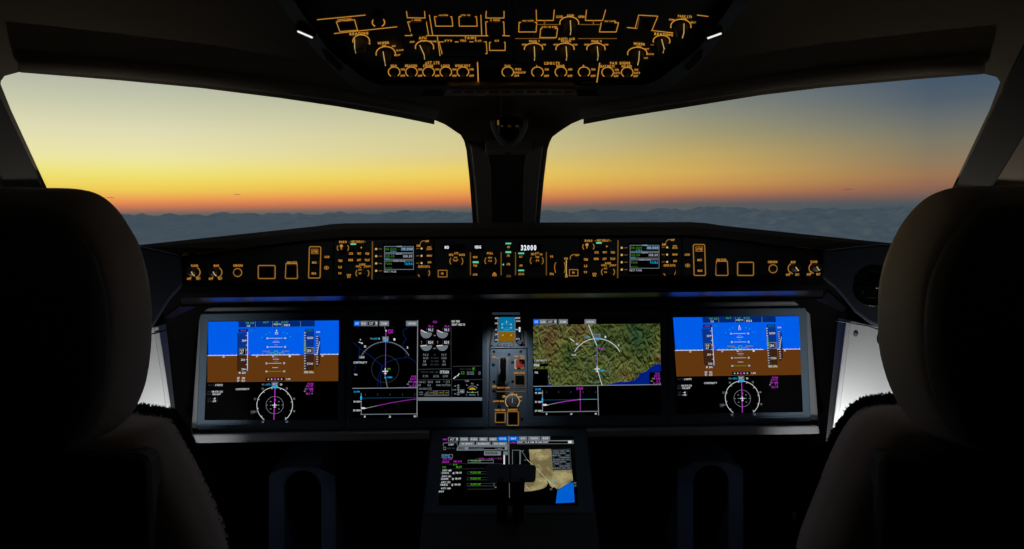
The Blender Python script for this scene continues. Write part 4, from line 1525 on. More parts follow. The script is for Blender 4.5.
# standby instrument -----------------------------------------------------------
s8 = Crop(485, 310, 13.73)
t = thing('standby_instrument', 'small standby horizon screen, teal over ochre, above the landing gear lever', 'instrument', tuple(PANEL.hit(507, 347)))
mb = MB()
slab(mb, PANEL, [s8(*p) for p in roundpoly([(118, 70), (495, 70), (548, 510), (62, 510)], 26)], .006, .04, M_GEAR)
mb.build('bezel', t, bevel=.003)
mb = MB()
slab(mb, PANEL, [s8(*p) for p in rrect(128, 90, 500, 444, 10)], .0066, .003, M_SCREEN)
sc = mb.build('screen', t)
d = Draw(PANEL, s8, .007)
d.rect(190, 97, 405, 295, S_STCY, 0).rect(190, 295, 405, 437, S_STBR, 0).line([(190, 294), (405, 294)], 7, emit('standby_line', (60, 150, 110)))
PALE = emit('standby_pale', (150, 200, 210))
for y in (197, 243):
    d.text('10', 238, y, 24, 22, PALE).text('10', 358, y, 26, 22, PALE).line([(270, y), (326, y)], 4, S_STCY if 0 else emit('standby_faint', (60, 140, 170)))
d.line([(296, 150), (296, 180)], 8, PALE).arc(297, 230, 62, 70, 40, 140, 4, emit('standby_faint', (60, 140, 170)))
d.text('10', 243, 345, 24, 22, emit('standby_cream', (190, 170, 110))).text('10', 358, 345, 24, 22, emit('standby_cream', (190, 170, 110)))
d.poly([(245, 262), (350, 262), (330, 276), (265, 276)], emit('standby_faint', (60, 140, 170)), 1)
d.texts([('320', 162, 110, 46, 22), ('300', 157, 183, 40, 20), ('280', 150, 270, 24, 20), ('260', 155, 335, 40, 20), ('240', 158, 410, 38, 20)], S_WHITE)
d.texts([('1013', 450, 110, 62, 22), ('29500', 454, 152, 58, 20), ('285', 436, 268, 34, 16), ('275', 450, 396, 50, 18)], S_WHITE)
d.rect(463, 236, 487, 300, S_WHITE, 1)
d.line([(180, 100), (180, 440)], 6, S_GREY).line([(412, 100), (412, 440)], 6, S_GREY)
for y in range(120, 430, 22):
    d.line([(170, y), (186, y)], 6, S_LGREY).line([(405, y), (418, y)], 6, S_LGREY)
d.build('horizon_picture', sc)
for x, s in ((195, '+'), (282, '-'), (370, 'LS')):
    b = button(t, s8, x - 26, 460, x + 26, 497, 'button', .004, M_KNOB, PANEL, .0062, 5)
    d = Draw(PANEL, s8, .0062 + .0038)
    d.text(s, x, 478, 22 if len(s) > 1 else 18, 24, emit('legend_ivory', (170, 150, 100)))
    d.build('legend', b)
knob(t, PANEL, s8, 475, 447, 34, .012, M_KNOB, off=.006)
for x, y in ((92, 495), (527, 490)):
    knob(t, PANEL, s8, x, y, 17, .0015, M_STEEL, 'screw', off=.006)

# landing gear panel ------------------------------------------------------------
s9 = Crop(485, 345, 6.46)
t = thing('landing_gear_panel', 'slate panel with landing gear lever and red switch between the middle screens', 'control panel', tuple(PANEL.hit(508, 428)))
mb = MB()
slab(mb, PANEL, [s9(*p) for p in roundpoly([(32, 18), (270, 16), (282, 530), (22, 532)], 12)], .006, .04, M_GEAR)
mb.build('faceplate', t, bevel=.002)
mb = MB()
slab(mb, PANEL, [s9(*p) for p in ((34, 12), (268, 10), (270, 19), (32, 21))], .012, .02, M_FASCIA)
mb.build('top_rail', t, bevel=.0015)
for x, y in ((57, 42), (232, 42), (55, 128), (178, 112), (180, 236), (57, 237), (57, 297), (156, 60), (90, 398), (238, 478)):
    knob(t, PANEL, s9, x, y, 9, .0015, M_STEEL, 'screw', off=.006, seg=12)
mb = MB()
frame(mb, PANEL, [s9(*p) for p in rrect(84, 72, 152, 266, 33)], [s9(*p) for p in rrect(101, 90, 135, 240, 16)], .011, .006, M_FASCIA)
mb.build('slot_frame', t, bevel=.0012)
mb = MB()
slab(mb, PANEL, [s9(*p) for p in rrect(100, 88, 136, 242, 16)], .0066, .002, M_DARK)
mb.build('slot', t)
lv = MB()
base = PANEL.hit(*s9(118, 150), .006)
lathe(lv, base, PANEL.n, [(.006, 0), (.006, .05)], 14, M_KNOBGREY)
lev = lv.build('gear_lever', t)
mb = MB()
slab(mb, PANEL, [s9(*p) for p in rrect(98, 78, 138, 166, 18)], .062, .016, M_BLACK)
mb.build('handle', lev, bevel=.005, segs=3)
d = Draw(PANEL, s9, .0066)
d.texts([('UP', 58, 78, 22, 12), ('L/G', 86, 86, 20, 9), ('LEVER', 150, 86, 22, 9), ('DOWN', 60, 268, 26, 14), ('GRAVITY EXTN', 118, 276, 80, 9)], E_AMBER)
d.line([(76, 300), (258, 300)], 5, E_AMBERD)
d.build('legend', t)
b = button(t, s9, 204, 93, 251, 146, 'red_switch', .006, M_RED, PANEL, .0062, 3)
b['label'] = 'red brake switch'
d = Draw(PANEL, s9, .0124)
d.poly([(222, 93), (250, 93), (250, 122), (236, 122), (222, 112)], S_BLACK, 0).poly([(226, 112), (236, 104), (244, 112), (238, 122), (226, 122)], emit('switch_red_dark', (80, 22, 14)), 1)
d.build('notch', b)
d = Draw(PANEL, s9, .0066)
d.line([(203, 96), (194, 96), (194, 150), (205, 150)], 4.5, E_CREAM).line([(234, 93), (256, 93)], 4.5, E_AMBS)
d.texts([('ANTI SKID', 222, 73, 66, 10), ('ON', 242, 85, 24, 8), ('OFF', 241, 149, 24, 9)], E_AMBER)
d.build('legend', b)
b = button(t, s9, 196, 196, 252, 250, 'guarded_switch', .007, M_BLACK, PANEL, .0062, 3)
d = Draw(PANEL, s9, .0066)
d.box(190, 188, 258, 275, 4, E_AMBERD).text('BRK FAN', 222, 180, 66, 9, E_AMBER)
d.build('legend', b)
mb = MB()
slab(mb, PANEL, [s9(*p) for p in rrect(196, 252, 252, 270, 3)], .010, .004, M_KNOBGREY)
mb.build('switch_guard', t, bevel=.0008)
b = knob(t, PANEL, s9, 177, 364, 36, .018, M_KNOBGREY, 'knob', .85, 28, .006)
d = Draw(PANEL, s9, .0066)
d.arc(177, 364, 45, 45, -50, 232, 4, E_CREAM, n=40)
d.texts([('BTV', 175, 312, 20, 9), ('2', 123, 332, 26, 12), ('3', 204, 319, 10, 8), ('MED', 229, 335, 22, 8), ('HI', 227, 362, 14, 8), ('AUTO BRK', 88, 363, 72, 10)], E_AMBER)
d.build('legend', b)
d = Draw(PANEL, s9, .0245)
d.line([(177, 345), (177, 372)], 5, S_GREY)
d.build('pointer', b)
for x0, y0, x1, y1, s, tx, ty, tw in ((67, 436, 131, 500, 'PARK BRK', 98, 420, 68), (145, 430, 216, 519, 'RESET', 180, 418, 64)):
    b = button(t, s9, x0 + 8, y0 + 8, x1 - 8, y1 - 8, 'button', .006, M_BLACK, PANEL, .0062, 4)
    d = Draw(PANEL, s9, .0066)
    d.line(rrect(x0, y0, x1, y1, 5), 4.5, E_AMBS, closed=True).text(s, tx, ty, tw, 10, E_AMBER)
    d.build('legend', b)

# lower screen on the pedestal -----------------------------------------------
t = screen_unit('display_screen', 'tilted lower screen with grey page tabs and sandy map, on the pedestal', [(432, 430.5), (586, 430), (594.5, 513), (424.5, 513.5)],
                [(443, 436.5), (574, 436), (578, 505), (438.5, 505)], None, pl=LOWER, off=.004)
m5, m6 = Crop(430, 430, 8.86), Crop(505, 430, 8.86)
LO = .0052
d = Draw(LOWER, m5, LO)
d.text('FMS1', 132, 83, 36, 14, S_MAG)
d.rect(160, 64, 250, 101, S_LGREY, 0).rect(166, 69, 228, 97, S_BLACK, 1).text('ACT', 197, 83, 36, 18, S_WHITE).poly([(233, 74), (247, 74), (240, 92)], S_WHITE, 2)
for x0, x1, s in ((264, 341, 'ACTIVE'), (352, 426, 'POS'), (434, 512, 'SEC'), (522, 597, 'PERF')):
    d.rect(x0, 64, x1, 99, S_LGREY, 0).text(s, (x0 + x1) / 2, 82, (x1 - x0) * .68, 15, S_WHITE)
d.rect(604, 59, 686, 98, S_BLUEB, 0).text('ROUTE', 645, 77, 56, 15, S_WHITE)
d.line([(116, 140), (120, 114), (240, 112), (244, 140)], 3.5, S_GREY).text('LSZH', 187, 128, 44, 14, S_WHITE)
for x0, x1, s in ((256, 398, 'VIA AIRWAYS'), (402, 542, 'ALTERNATE'), (546, 690, 'FIX INFO')):
    d.poly([(x0, 142), (x0 + 8, 106), (x1 - 6, 104), (x1, 142)], S_LGREY, 0).text(s, (x0 + x1) / 2, 122, (x1 - x0) * .68, 13, S_WHITE)
d.rect(254, 132, 690, 146, S_LGREY, 0)
d.box(120, 152, 139, 174, 3, S_GREY).text('NEW RTE', 186, 163, 72, 13, S_DGREY)
d.poly([(234, 182), (242, 148), (688, 146), (688, 180)], S_LGREY, 1).rect(252, 153, 306, 172, S_DGREY, 2).rect(344, 152, 662, 172, S_BLACK, 2)
d.text('LSZH', 282, 162, 36, 12, S_LGREY, k=3).text('RWY34/DEGES2W', 420, 163, 120, 12, S_LGREY, k=3).text('LFMN', 610, 162, 60, 12, S_LGREY, k=3).rect(312, 153, 332, 172, S_GREY, 3).rect(665, 152, 684, 172, S_GREY, 3)
d.rect(480, 189, 628, 224, S_GREY, 0).rect(490, 196, 598, 216, S_DGREY, 1).text('MORE INFO', 545, 206, 84, 13, S_LGREY).rect(604, 196, 622, 216, S_LGREY, 1)
d.rect(650, 190, 690, 221, S_LGREY, 0).rect(651, 222, 664, 304, S_WHITE, 0)
d.line([(697, 55), (700, 300)], 6, S_GREY, 1)
d.build('page_tabs', t)
d = Draw(LOWER, m5, LO)
d.box(106, 217, 200, 245, 3, S_GREY).text('WPT01', 142, 232, 66, 18, S_CYAN)
d.text('VIA SID', 155, 257, 84, 13, S_MAG).text('DEG2W', 140, 281, 62, 18, S_MAG).text('18:24', 246, 278, 70, 16, S_MAG)
d.texts([('FL196', 457, 254, 44, 14), ('0.80', 540, 254, 40, 14), ('5.2', 617, 252, 34, 13)], S_MAG).texts([('SPD', 415, 255, 26, 10), ('M', 500, 255, 20, 10), ('NM', 580, 252, 22, 10)], S_DGREY)
d.box(338, 267, 562, 291, 3, S_GREY).text('FL320/.80', 408, 276, 88, 15, S_GREEN)
d.text('T/C', 180, 308, 28, 10, S_DGREY).text('27.0', 222, 307, 34, 13, S_GREEN).text('T/C', 125, 330, 32, 16, S_GREEN).text('18:27', 257, 328, 48, 16, S_GREEN)
d.line([(105, 300), (650, 296)], 2, S_DGREY).line([(105, 346), (480, 342)], 2, S_DGREY)
for i, (a, b, tm) in enumerate((('AWY UM2', 'UTUVA', '18:31'), ('AWY UL1', 'LUSAR', '18:39'), ('AWY UZ3', 'NIZ12', '18:45'))):
    y = 358 + i * 52
    x = 150 - i * 5
    d.text(a, x, y, 82, 14, S_WHITE).text(b, x - 14, y + 22, 62, 16, S_WHITE).box(x - 54, y + 12, x + 34, y + 34, 2.5, S_DGREY)
    d.text('@', x + 58, y + 22, 16, 14, S_WHITE).text(tm, x + 104, y + 20, 50, 15, S_WHITE)
    d.box(332 - i * 2, y + 11, 600, y + 32, 3, S_DGREY).text('FL320/.80', 404, y + 19, 88, 15, S_GREEN)
d.text('AWY UM9', 140, 517, 86, 14, S_WHITE).text('INIT', 102, 545, 46, 14, S_WHITE).line([(330, 497), (565, 495)], 3, S_DGREY).line([(330, 524), (565, 523)], 3, S_DGREY)
d.line([(565, 470), (566, 496)], 3, S_GREY).line([(703, 470), (704, 600)], 4, S_LGREY).text('NM', 580, 508, 20, 10, S_GREY)
d.build('flight_plan_list', t)
d = Draw(LOWER, m6, LO)
d.poly([(212, 172), (410, 168), (424, 356), (592, 352), (603, 448), (572, 466), (545, 480), (520, 497), (478, 522), (440, 505), (420, 512), (405, 500), (372, 442), (378, 476), (366, 500), (340, 516), (300, 528), (240, 540), (172, 545), (175, 465), (232, 460), (226, 300)], M_SAND, 0)
d.poly([(465, 530), (522, 500), (560, 470), (607, 464), (616, 640), (450, 650)], emit('map_water_blue', (0, 92, 205)), 0)
d.build('airport_map', t)
d = Draw(LOWER, m6, LO + .0004)
d.rect(36, 57, 116, 96, S_BLUEB, 0).text('MAP', 76, 76, 44, 15, S_WHITE)
for x0, x1, s in ((123, 197, 'AOC'), (205, 313, 'CHARTS'), (320, 399, 'REF')):
    d.rect(x0, 56, x1, 93, S_LGREY, 0).text(s, (x0 + x1) / 2, 74, (x1 - x0) * .6, 15, S_WHITE)
d.text('LFMN', 72, 111, 50, 15, S_MAG)
d.poly([(106, 95), (606, 90), (610, 122), (106, 124)], S_LGREY, 0).rect(116, 99, 556, 119, S_BLACK, 1).text('DIST 26.8 NM FROM DEST', 252, 108, 268, 13, S_WHITE).rect(560, 95, 590, 117, S_WHITE, 1)
d.build('page_tabs', t)
d = Draw(LOWER, m6, LO + .0004)
d.poly([(414, 172), (578, 166), (592, 353), (425, 357)], emit('info_box_grey', (44, 50, 56)), 0)
for i in range(9):
    y = 186 + i * 19
    for j, (x, w) in enumerate(((452 + i, 40 + 14 * ((i * 7) % 3)), (510 + i, 30 + 10 * ((i * 5) % 4)), (556 + i, 24))):
        if (i + j) % 4 != 3:
            d.text(('RWY22', 'ELEV', 'TWR', 'ILS04', '118.7')[(i * 2 + j) % 5], x, y, w, 10, S_GREY)
        else:
            d.rect(x - 14, y - 9, x + 16, y + 9, S_BLACK, 1)
d.build('info_box', t)
d = Draw(LOWER, m6, LO + .0004)
d.box(66, 178, 130, 330, 4, S_LGREY).dash((138, 180), (136, 330), 5, S_GREY, 7)
d.line([(150, 186), (195, 262), (170, 268)], 3.5, S_LGREY).line([(140, 190), (165, 182)], 5, S_LGREY)
d.line([(195, 262), (300, 360), (395, 462), (465, 522)], 3.5, emit('runway_line', (190, 184, 160))).line([(180, 490), (212, 524)], 3, S_WHITE)
d.text('LFMN', 434, 446, 28, 10, S_CYAN).text('22', 408, 524, 20, 12, S_GREY).line([(540, 410), (588, 384)], 3, emit('runway_line', (190, 184, 160)))
d.text('N', 622, 470, 16, 20, S_LGREY).text('360', 622, 494, 20, 12, S_GREY)
d.build('map_overlay', t)

# ------------------------------------------------------------ overhead panel
t = thing('overhead_console', 'dark ceiling console frame above the windscreen post, around the amber-lit panels', 'overhead console', tuple(OVER.hit(512, 92)))
mb = MB()
outer = roundpoly([(232, -70), (285, 12), (316, 52), (354, 89), (385, 97), (640, 96), (674, 87), (712, 50), (743, 10), (796, -70)], [1, 8, 8, 8, 8, 8, 8, 8, 8, 1], 3)
inner = roundpoly([(256, -70), (301, 12), (329, 50), (365, 79.5), (381, 85.5), (646, 85), (661, 78), (699, 48), (728, 10), (772, -70)], [1, 8, 8, 5, 5, 5, 5, 8, 8, 1], 3)
f0 = [OVER.hit(x, y, .012) for x, y in outer]
f1 = [OVER.hit(x, y, .024) for x, y in inner]
f2 = [OVER.hit(x, y, -.002) for x, y in inner]
f3 = [OVER.hit(x, y, -.012) + V((0, 0, .16)) for x, y in outer]
ringprism(mb, [f3, f0, f1, f2], M_OVERFRAME, False, False)
mb.build('frame', t, bevel=.003)
mb = MB()
slab(mb, OVER, [(250, -72), (300, 14), (368, 86), (658, 85), (730, 12), (778, -72)], -.001, .10, M_FACEPLATE)
mb.build('backing', t)
mb = MB()
slab(mb, OVER, [(447, 89.2), (574.5, 89), (577, 95.5), (444, 96)], .022, .02, M_POST)
for k in range(10):
    x = 452 + k * 12.5
    slab(mb, OVER, [(x, 91), (x + 9, 91), (x + 9, 93.6), (x, 93.6)], .0228, .004, M_POSTDARK)
mb.build('vent_strip', t, bevel=.001)
for x0, x1 in ((424, 443), (578.5, 596)):
    mb = MB()
    slab(mb, OVER, [(x0, 89.5), (x1, 89.3), (x1 + (2 if x0 > 500 else 0), 96), (x0 - (2 if x0 < 500 else 0), 96.2)], .020, .02, M_DARK)
    mb.build('vent_end', t, bevel=.001)
for sx, pts in ((-1, [(322, 50), (328, 53), (343, 68), (340, 72), (326, 60)]), (1, [(684, 69), (697, 54), (703, 50), (702, 58), (690, 71)])):
    mb = MB()
    slab(mb, OVER, pts, .026, .004, M_DARK)
    mb.build('grip_recess', t, bevel=.001)

for x0, y0, x1, y1, lab in ((297.5, 31.5, 312.5, 38, 'thin bright reading light strip left of the overhead panels'), (707.5, 38.6, 721.5, 33.6, 'thin bright reading light strip right of the overhead panels')):
    pl = Plane(OVER.hit((x0 + x1) / 2, (y0 + y1) / 2, .03), OVER.n)
    r = thing('reading_light', lab, 'light', tuple(pl.hit((x0 + x1) / 2, (y0 + y1) / 2)), 'ceiling reading lights')
    mb = MB()
    dx, dy = x1 - x0, y1 - y0
    L_ = math.hypot(dx, dy)
    nx, ny = -dy / L_, dx / L_
    ux, uy = dx / L_, dy / L_
    slab(mb, pl, [(x0 - ux * 2 + nx * 2.2, y0 - uy * 2 + ny * 2.2), (x1 + ux * 2 + nx * 2.2, y1 + uy * 2 + ny * 2.2), (x1 + ux * 2 - nx * 2.2, y1 + uy * 2 - ny * 2.2), (x0 - ux * 2 - nx * 2.2, y0 - uy * 2 - ny * 2.2)], 0, .03, M_OVERFRAME)
    mb.build('housing', r, bevel=.001)
    mb = MB()
    slab(mb, pl, [(x0 + nx * .7, y0 + ny * .7), (x1 + nx * .7, y1 + ny * .7), (x1 - nx * .7, y1 - ny * .7), (x0 - nx * .7, y0 - ny * .7)], .001, .0016, E_STRIP)
    mb.build('lamp_strip', r)

o1, o2, o3, o4 = Crop(310, 10, 7.42), Crop(400, 10, 7.42), Crop(490, 10, 7.42), Crop(580, 10, 7.415)
OO = .0045
KH = .026


def omod(name, label, pts, group='amber-lit overhead control panels', cat='control panel'):
    cx = sum(p[0] for p in pts) / len(pts)
    cy = sum(p[1] for p in pts) / len(pts)
    t = thing(name, label, cat, tuple(OVER.hit(cx, cy)), group)
    mb = MB()
    slab(mb, OVER, pts, .004, .005, M_FACEPLATE)
    mb.build('faceplate', t, bevel=.001)
    return t


def oknob(t, crop, cx, cy, rx, ry, legend, ticks=(), point=None, tip=None, a0=-15, a1=195, rk=None):
    """rotary selector hanging from the panel: arc, lettering and a lit pointer line down its side"""
    rk = rk or rx * .62
    x, y = crop(cx, cy)
    b0 = OVER.hit(x, y, .004)
    rw = rk / crop.z * OVER.mpp(x, y)
    mb = MB()
    lathe(mb, b0, OVER.n, [(rw * 1.1, 0), (rw * 1.1, .003), (rw, .005), (rw * .92, KH - .002), (rw * .8, KH)], 22, M_KNOB)
    k = mb.build('knob', t)
    d = Draw(OVER, crop, OO)
    d.arc(cx, cy, rx, ry, a0, a1, 7.4, E_AMBER)
    for s, tx, ty, tw, th in legend:
        d.text(s, tx, ty, tw, th, E_AMBER, legend_rot)
    d.build('legend', k)
    # pointer: a thin lit bar along the side that faces the crew
    back = (V((0, 0, 1)) - OVER.n * OVER.n.z)
    back = -V((0, math.cos(R(32)), -math.sin(R(32))))
    p = point or (0, 0)
    side = V((1, 0, 0)) * (p[0] / crop.z * OVER.mpp(x, y))
    tipo = V((1, 0, 0)) * ((tip or 0) / crop.z * OVER.mpp(x, y))
    a = b0 + back * rw * 1.0 + side + OVER.n * .006
    e = b0 + back * rw * .96 + side + tipo + OVER.n * (KH + .0005)
    mb = MB()
    tube(mb, [a + back * .0012, e + back * .0012, e - back * rw * .9 + OVER.n * .0006], .00062, E_CREAM, 5)
    mb.build('pointer', k)
    return k


legend_rot = 0

# left reading/wiper module
t = omod('reading_wiper_panel', 'overhead panel at the far left with READING and WIPER knobs and a large guard box', [(290, -20), (306, 12), (332, 48), (368, 77), (381, 62), (400, 14), (400, -20)])
d = Draw(OVER, o1, OO)
d.line([(55, 72), (410, 38), ], 5.6, E_AMBER).line([(180, 175), (645, 125), ], 5.6, E_AMBER)
d.build('divider', t)
b = button(t, o1, 222, 92, 322, 132, 'guarded_switch', .004, M_BLACK, OVER, .0042, 3)
d = Draw(OVER, o1, OO)
d.line([(195, 88), (330, 72), (353, 150), (222, 160), ], 5.6, E_AMBER, closed=True)
d.text('VOICE REC', 255, 71, 106, 14, E_AMBER, 5)
d.build('legend', b)
mb = MB()
x, y = o1(506, 34)
lathe(mb, OVER.hit(x, y, .004), OVER.n, [(.009, 0), (.0085, .008), (.007, .010)], 20, M_KNOB)
b = mb.build('knob', t)
d = Draw(OVER, o1, OO)
d.arc(508, 92, 46, 34, 110, 238, 8, E_AMBER).arc(508, 92, 46, 34, -58, 70, 8, E_AMBER)
d.build('legend', b)
legend_rot = 3
oknob(t, o1, 380, 230, 62, 46, [('READING', 363, 175, 140, 18), ('-', 326, 264, 12, 8), ('+', 442, 250, 16, 14)], point=(-38, 0), tip=6, rk=44)
legend_rot = 4
oknob(t, o1, 562, 325, 72, 54, [('WIPER', 545, 245, 88, 17), ('OFF', 548, 265, 30, 13), ('INT', 622, 268, 30, 12), ('SLOW', 668, 298, 54, 11), ('FAST', 648, 335, 44, 12)], point=(-12, 0), tip=16)
legend_rot = 0
# fuel module
t = omod('fuel_panel', 'overhead panel left of centre ruled with amber fuel-line boxes and verticals', [(402, -20), (404.5, 36.6), (488.5, 36.2), (509.5, 36.6), (509, -20)])
d = Draw(OVER, o2, OO)
d.line([(38, 190), (88, 190), (57, 88), (195, 88), (212, 186), ], 5.6, E_AMBER).line([(196, 190), (652, 192), ], 5.6, E_AMBER)
d.line([(218, 38), (242, 186), ], 5.6, E_AMBER).line([(600, 38), (606, 186), ], 5.6, E_AMBER)
d.line([(48, 10), (55, 58), (186, 60), (182, 10), ], 5.6, E_AMBER).text('L FEED', 122, 77, 70, 14, E_AMBER)
d.line([(640, 10), (637, 60), (772, 60), (772, 10), ], 5.6, E_AMBER)
d.line([(652, 192), (640, 188), (636, 88), (770, 88), (774, 186), (762, 190), (812, 193), ], 5.6, E_AMBER).text('R FEED', 706, 77, 72, 14, E_AMBER)
d.build('flow_lines', t)
for q, s, tx in (([(255, 50), (384, 50), (392, 120), (265, 120)], 'OUTER', 323), ([(437, 50), (568, 50), (573, 120), (440, 120)], 'CTR TK', 487)):
    b = button(t, o2, q[0][0] + 18, 60, q[1][0] - 12, 112, 'button', .006, M_BLACK, OVER, .0042, 4)
    d = Draw(OVER, o2, OO)
    d.line(q, 5.6, E_AMBER, closed=True).text(s, tx, 42, 74, 14, E_AMBER)
    d.build('legend', b)
for x0, x1 in ((78, 194), (652, 762)):
    button(t, o2, x0, 98, x1, 178, 'pushbutton', .006, M_BLACK, OVER, .0042, 4)
# APU + TAWS strip
t = omod('engine_start_panel', 'overhead panel with the APU start knob beside a TAWS key row', [(403, 38), (512, 37.6), (513, 55.5), (438, 56), (429, 60.5), (401, 60.5)])
oknob(t, o2, 182, 277, 68, 50, [('APU', 168, 207, 58, 18), ('OFF', 90, 237, 36, 11), ('START', 172, 230, 46, 11), ('CRANK', 245, 233, 56, 12)], point=(-30, 0), tip=34)
d = Draw(OVER, o2, OO)
d.line([(277, 197), (297, 340), ], 5.6, E_AMBER)
d.text('OFF', 196, 352, 28, 12, E_AMBER)
d.build('divider', t)
d = Draw(OVER, o2, OO)
d.line([(312, 325), (290, 237), (640, 236), (646, 323), (636, 325), ], 5.6, E_AMBER)
d.texts([('TAWS', 522, 207, 88, 17), ('SYS', 358, 227, 56, 13), ('TERR', 468, 227, 46, 13), ('FLAP', 580, 228, 48, 13)], E_AMBER)
d.build('key_row_frame', t)
for x in (365, 475, 585):
    button(t, o2, x - 42, 250, x + 42, 318, 'button', .006, M_BLACK, OVER, .0042, 4)
b = button(t, o2, 676, 250, 772, 294, 'button', .006, M_BLACK, OVER, .0042, 4)
d = Draw(OVER, o2, OO)
d.box(664, 240, 780, 300, 5.6, E_AMBER).text('G/S', 718, 228, 32, 12, E_AMBER)
d.build('legend', b)
# exterior lights
t = omod('exterior_lights_panel', 'overhead lower-left panel, five round light switches in a row under EXT LTS', [(384, 61.5), (428, 61.5), (430, 58), (478.8, 57.5), (479.5, 83), (379, 83.2)])
d = Draw(OVER, o2, OO)
d.text('EXT', 212, 392, 46, 20, E_AMBER).text('LTS', 272, 392, 42, 20, E_AMBER)
d.line([(575, 390), (581, 535)], 8, E_AMBER)
d.build('divider', t)


def rnd(t, crop, cx, cy, s, tw, ty, opts, rx=43, ry=37):
    x, y = crop(cx, cy)
    mb = MB()
    rw = 26 / crop.z * OVER.mpp(x, y)
    lathe(mb, OVER.hit(x, y, .004), OVER.n, [(rw * 1.2, 0), (rw * 1.1, .002), (rw * .5, .003), (rw * .42, .010), (rw * .5, .013), (rw * .3, .0145)], 16, M_KNOB)
    b = mb.build('toggle_switch', t)
    d = Draw(OVER, crop, OO)
    d.arc(cx, cy - 3, rx, ry, -52, 238, 6.6, E_AMBER, n=30)
    d.text(s, cx - 3, ty, tw, 17, E_AMBER)
    for o, dx, dy, w in opts:
        d.text(o, cx + dx, cy + dy, w, 14, E_AMBER)
    d.build('legend', b)


onoff = [('ON', 64, -22, 30, ), ('OFF', 64, 25, 34)]
rnd(t, o1, 624, 463, 'NAV', 44, 414, onoff)
for cx, s, w in ((85, 'BEACON', 88), (212, 'STROBE', 74), (340, 'LOGO', 64), (467, 'WING EXT', 114)):
    rnd(t, o2, cx, 463, s, w, 414, onoff)
# bleed/air module
t = omod('bleed_air_panel', 'overhead panel right of centre with linked bleed boxes and a top selector knob', [(514, -20), (513, 37.4), (619, 37.4), (629, 10), (634, -20)])
d = Draw(OVER, o3, OO)
d.line([(404, 80), (404, 108)], 10, E_AMBERD).line([(345, 108), (516, 108), ], 5.6, E_AMBERD)
d.line([(343, 0), (345, 78), (470, 78), (477, 0), ], 5.6, E_AMBER)
d.text('X BLEED', 597, 41, 52, 12, E_AMBER).text('CLOSE', 515, 50, 48, 16, E_AMBER).text('OPEN', 678, 50, 46, 16, E_AMBER)
d.build('flow_lines', t)
d = Draw(OVER, o4, OO)
d.line([(48, 0), (40, 78), (168, 78), (190, 0), ], 5.6, E_AMBER).line([(100, 80), (98, 106)], 10, E_AMBERD).line([(0, 108), (152, 108), ], 5.6, E_AMBERD)
d.build('flow_lines', t)
for crop, q, s, tx, ty, tw in ((o3, [(216, 92), (347, 92), (342, 163), (213, 163)], 'ENG 1 BLEED', 283, 82, 84), (o3, [(376, 138), (502, 138), (492, 205), (370, 205)], 'APU BLEED', 440, 127, 118),
                               (o4, [(157, 95), (286, 95), (268, 163), (144, 163)], 'ENG 2 BLEED', 225, 85, 84)):
    b = button(t, crop, min(q[0][0], q[3][0]) + 18, q[0][1] + 9, min(q[1][0], q[2][0]) - 10, q[2][1] - 8, 'button', .006, M_BLACK, OVER, .0042, 4)
    d = Draw(OVER, crop, OO)
    d.line(q, 6, E_AMBER, closed=True).text(s, tx, ty, tw, 13, E_AMBER)
    d.build('legend', b)
oknob(t, o3, 588, 96, 70, 46, [('AUTO', 597, 38, 48, 8)], point=(2, 0), tip=-2)
# anti-ice
t = omod('ice_protection_panel', 'overhead panel with three large pointer knobs in a row under ANTI ICE', [(514.5, 38.2), (619, 38.2), (612, 62), (514.5, 62)])
d = Draw(OVER, o3, OO)
d.line([(188, 212), (483, 212), ], 5.6, E_AMBERD).line([(655, 212), (940, 212), ], 5.6, E_AMBERD).text('ANTI ICE', 567, 214, 124, 15, E_AMBER)
d.build('divider', t)
for crop, cx, s in ((o3, 323, 'ENG 1'), (o3, 557, 'WING'), (o4, 118, 'ENG 2')):
    oknob(t, crop, cx, 286, 68, 40, [(s, cx + 5, 231, 76, 13), ('AUTO', cx + 6, 244, 44, 11), ('OFF', cx - 70, 257, 34, 11), ('ON', cx + 76, 257, 30, 11)], point=(2, 0), tip=0)
# landing lights
t = omod('landing_lights_panel', 'overhead lower-centre panel with LDG LTS switches and the TAXI selector', [(481, 57.5), (513, 63), (598.5, 62.6), (596, 83), (481.5, 83)])
d = Draw(OVER, o3, OO)
d.text('LDG', 433, 395, 58, 18, E_AMBER).text('LTS', 494, 395, 46, 18, E_AMBER)
d.build('legend', t)
rnd(t, o3, 132, 463, 'TAXI', 44, 416, [('WIDE', 76, -23, 46), ('NARROW', 90, 1, 86), ('OFF', 66, 25, 36)])
for cx, s, w in ((352, 'L', 9), (526, 'NOSE', 60), (698, 'R', 13)):
    rnd(t, o3, cx, 463, s, w, 416, [('ON', 68, -22, 30), ('OFF', 67, 26, 36)])
    d = Draw(OVER, o3, OO)
    for k in range(3):
        d.line([(cx - 20 + k * 32, 541), (cx - 4 + k * 32, 541)], 6, emit('amber_faint', (34, 30, 18)))
    d.build('tick_marks', t)
# passenger signs
t = omod('passenger_signs_panel', 'overhead lower-right panel with two round switches under PAX SIGNS', [(599.5, 62.4), (637, 62), (647, 64), (651, 79), (645, 82.6), (597, 83)])
d = Draw(OVER, o4, OO)
d.line([(146, 395), (125, 535)], 8, E_AMBER)
d.text('PAX', 250, 394, 54, 18, E_AMBER).text('SIGNS', 333, 394, 80, 18, E_AMBER)
d.build('divider', t)
for cx, s, w in ((205, 'SEAT BELTS', 108), (350, 'NO PED', 76)):
    rnd(t, o4, cx, 465, s, w, 418, [('ON', 67, -22, 28), ('AUTO', 72, 2, 46), ('OFF', 62, 25, 34)])
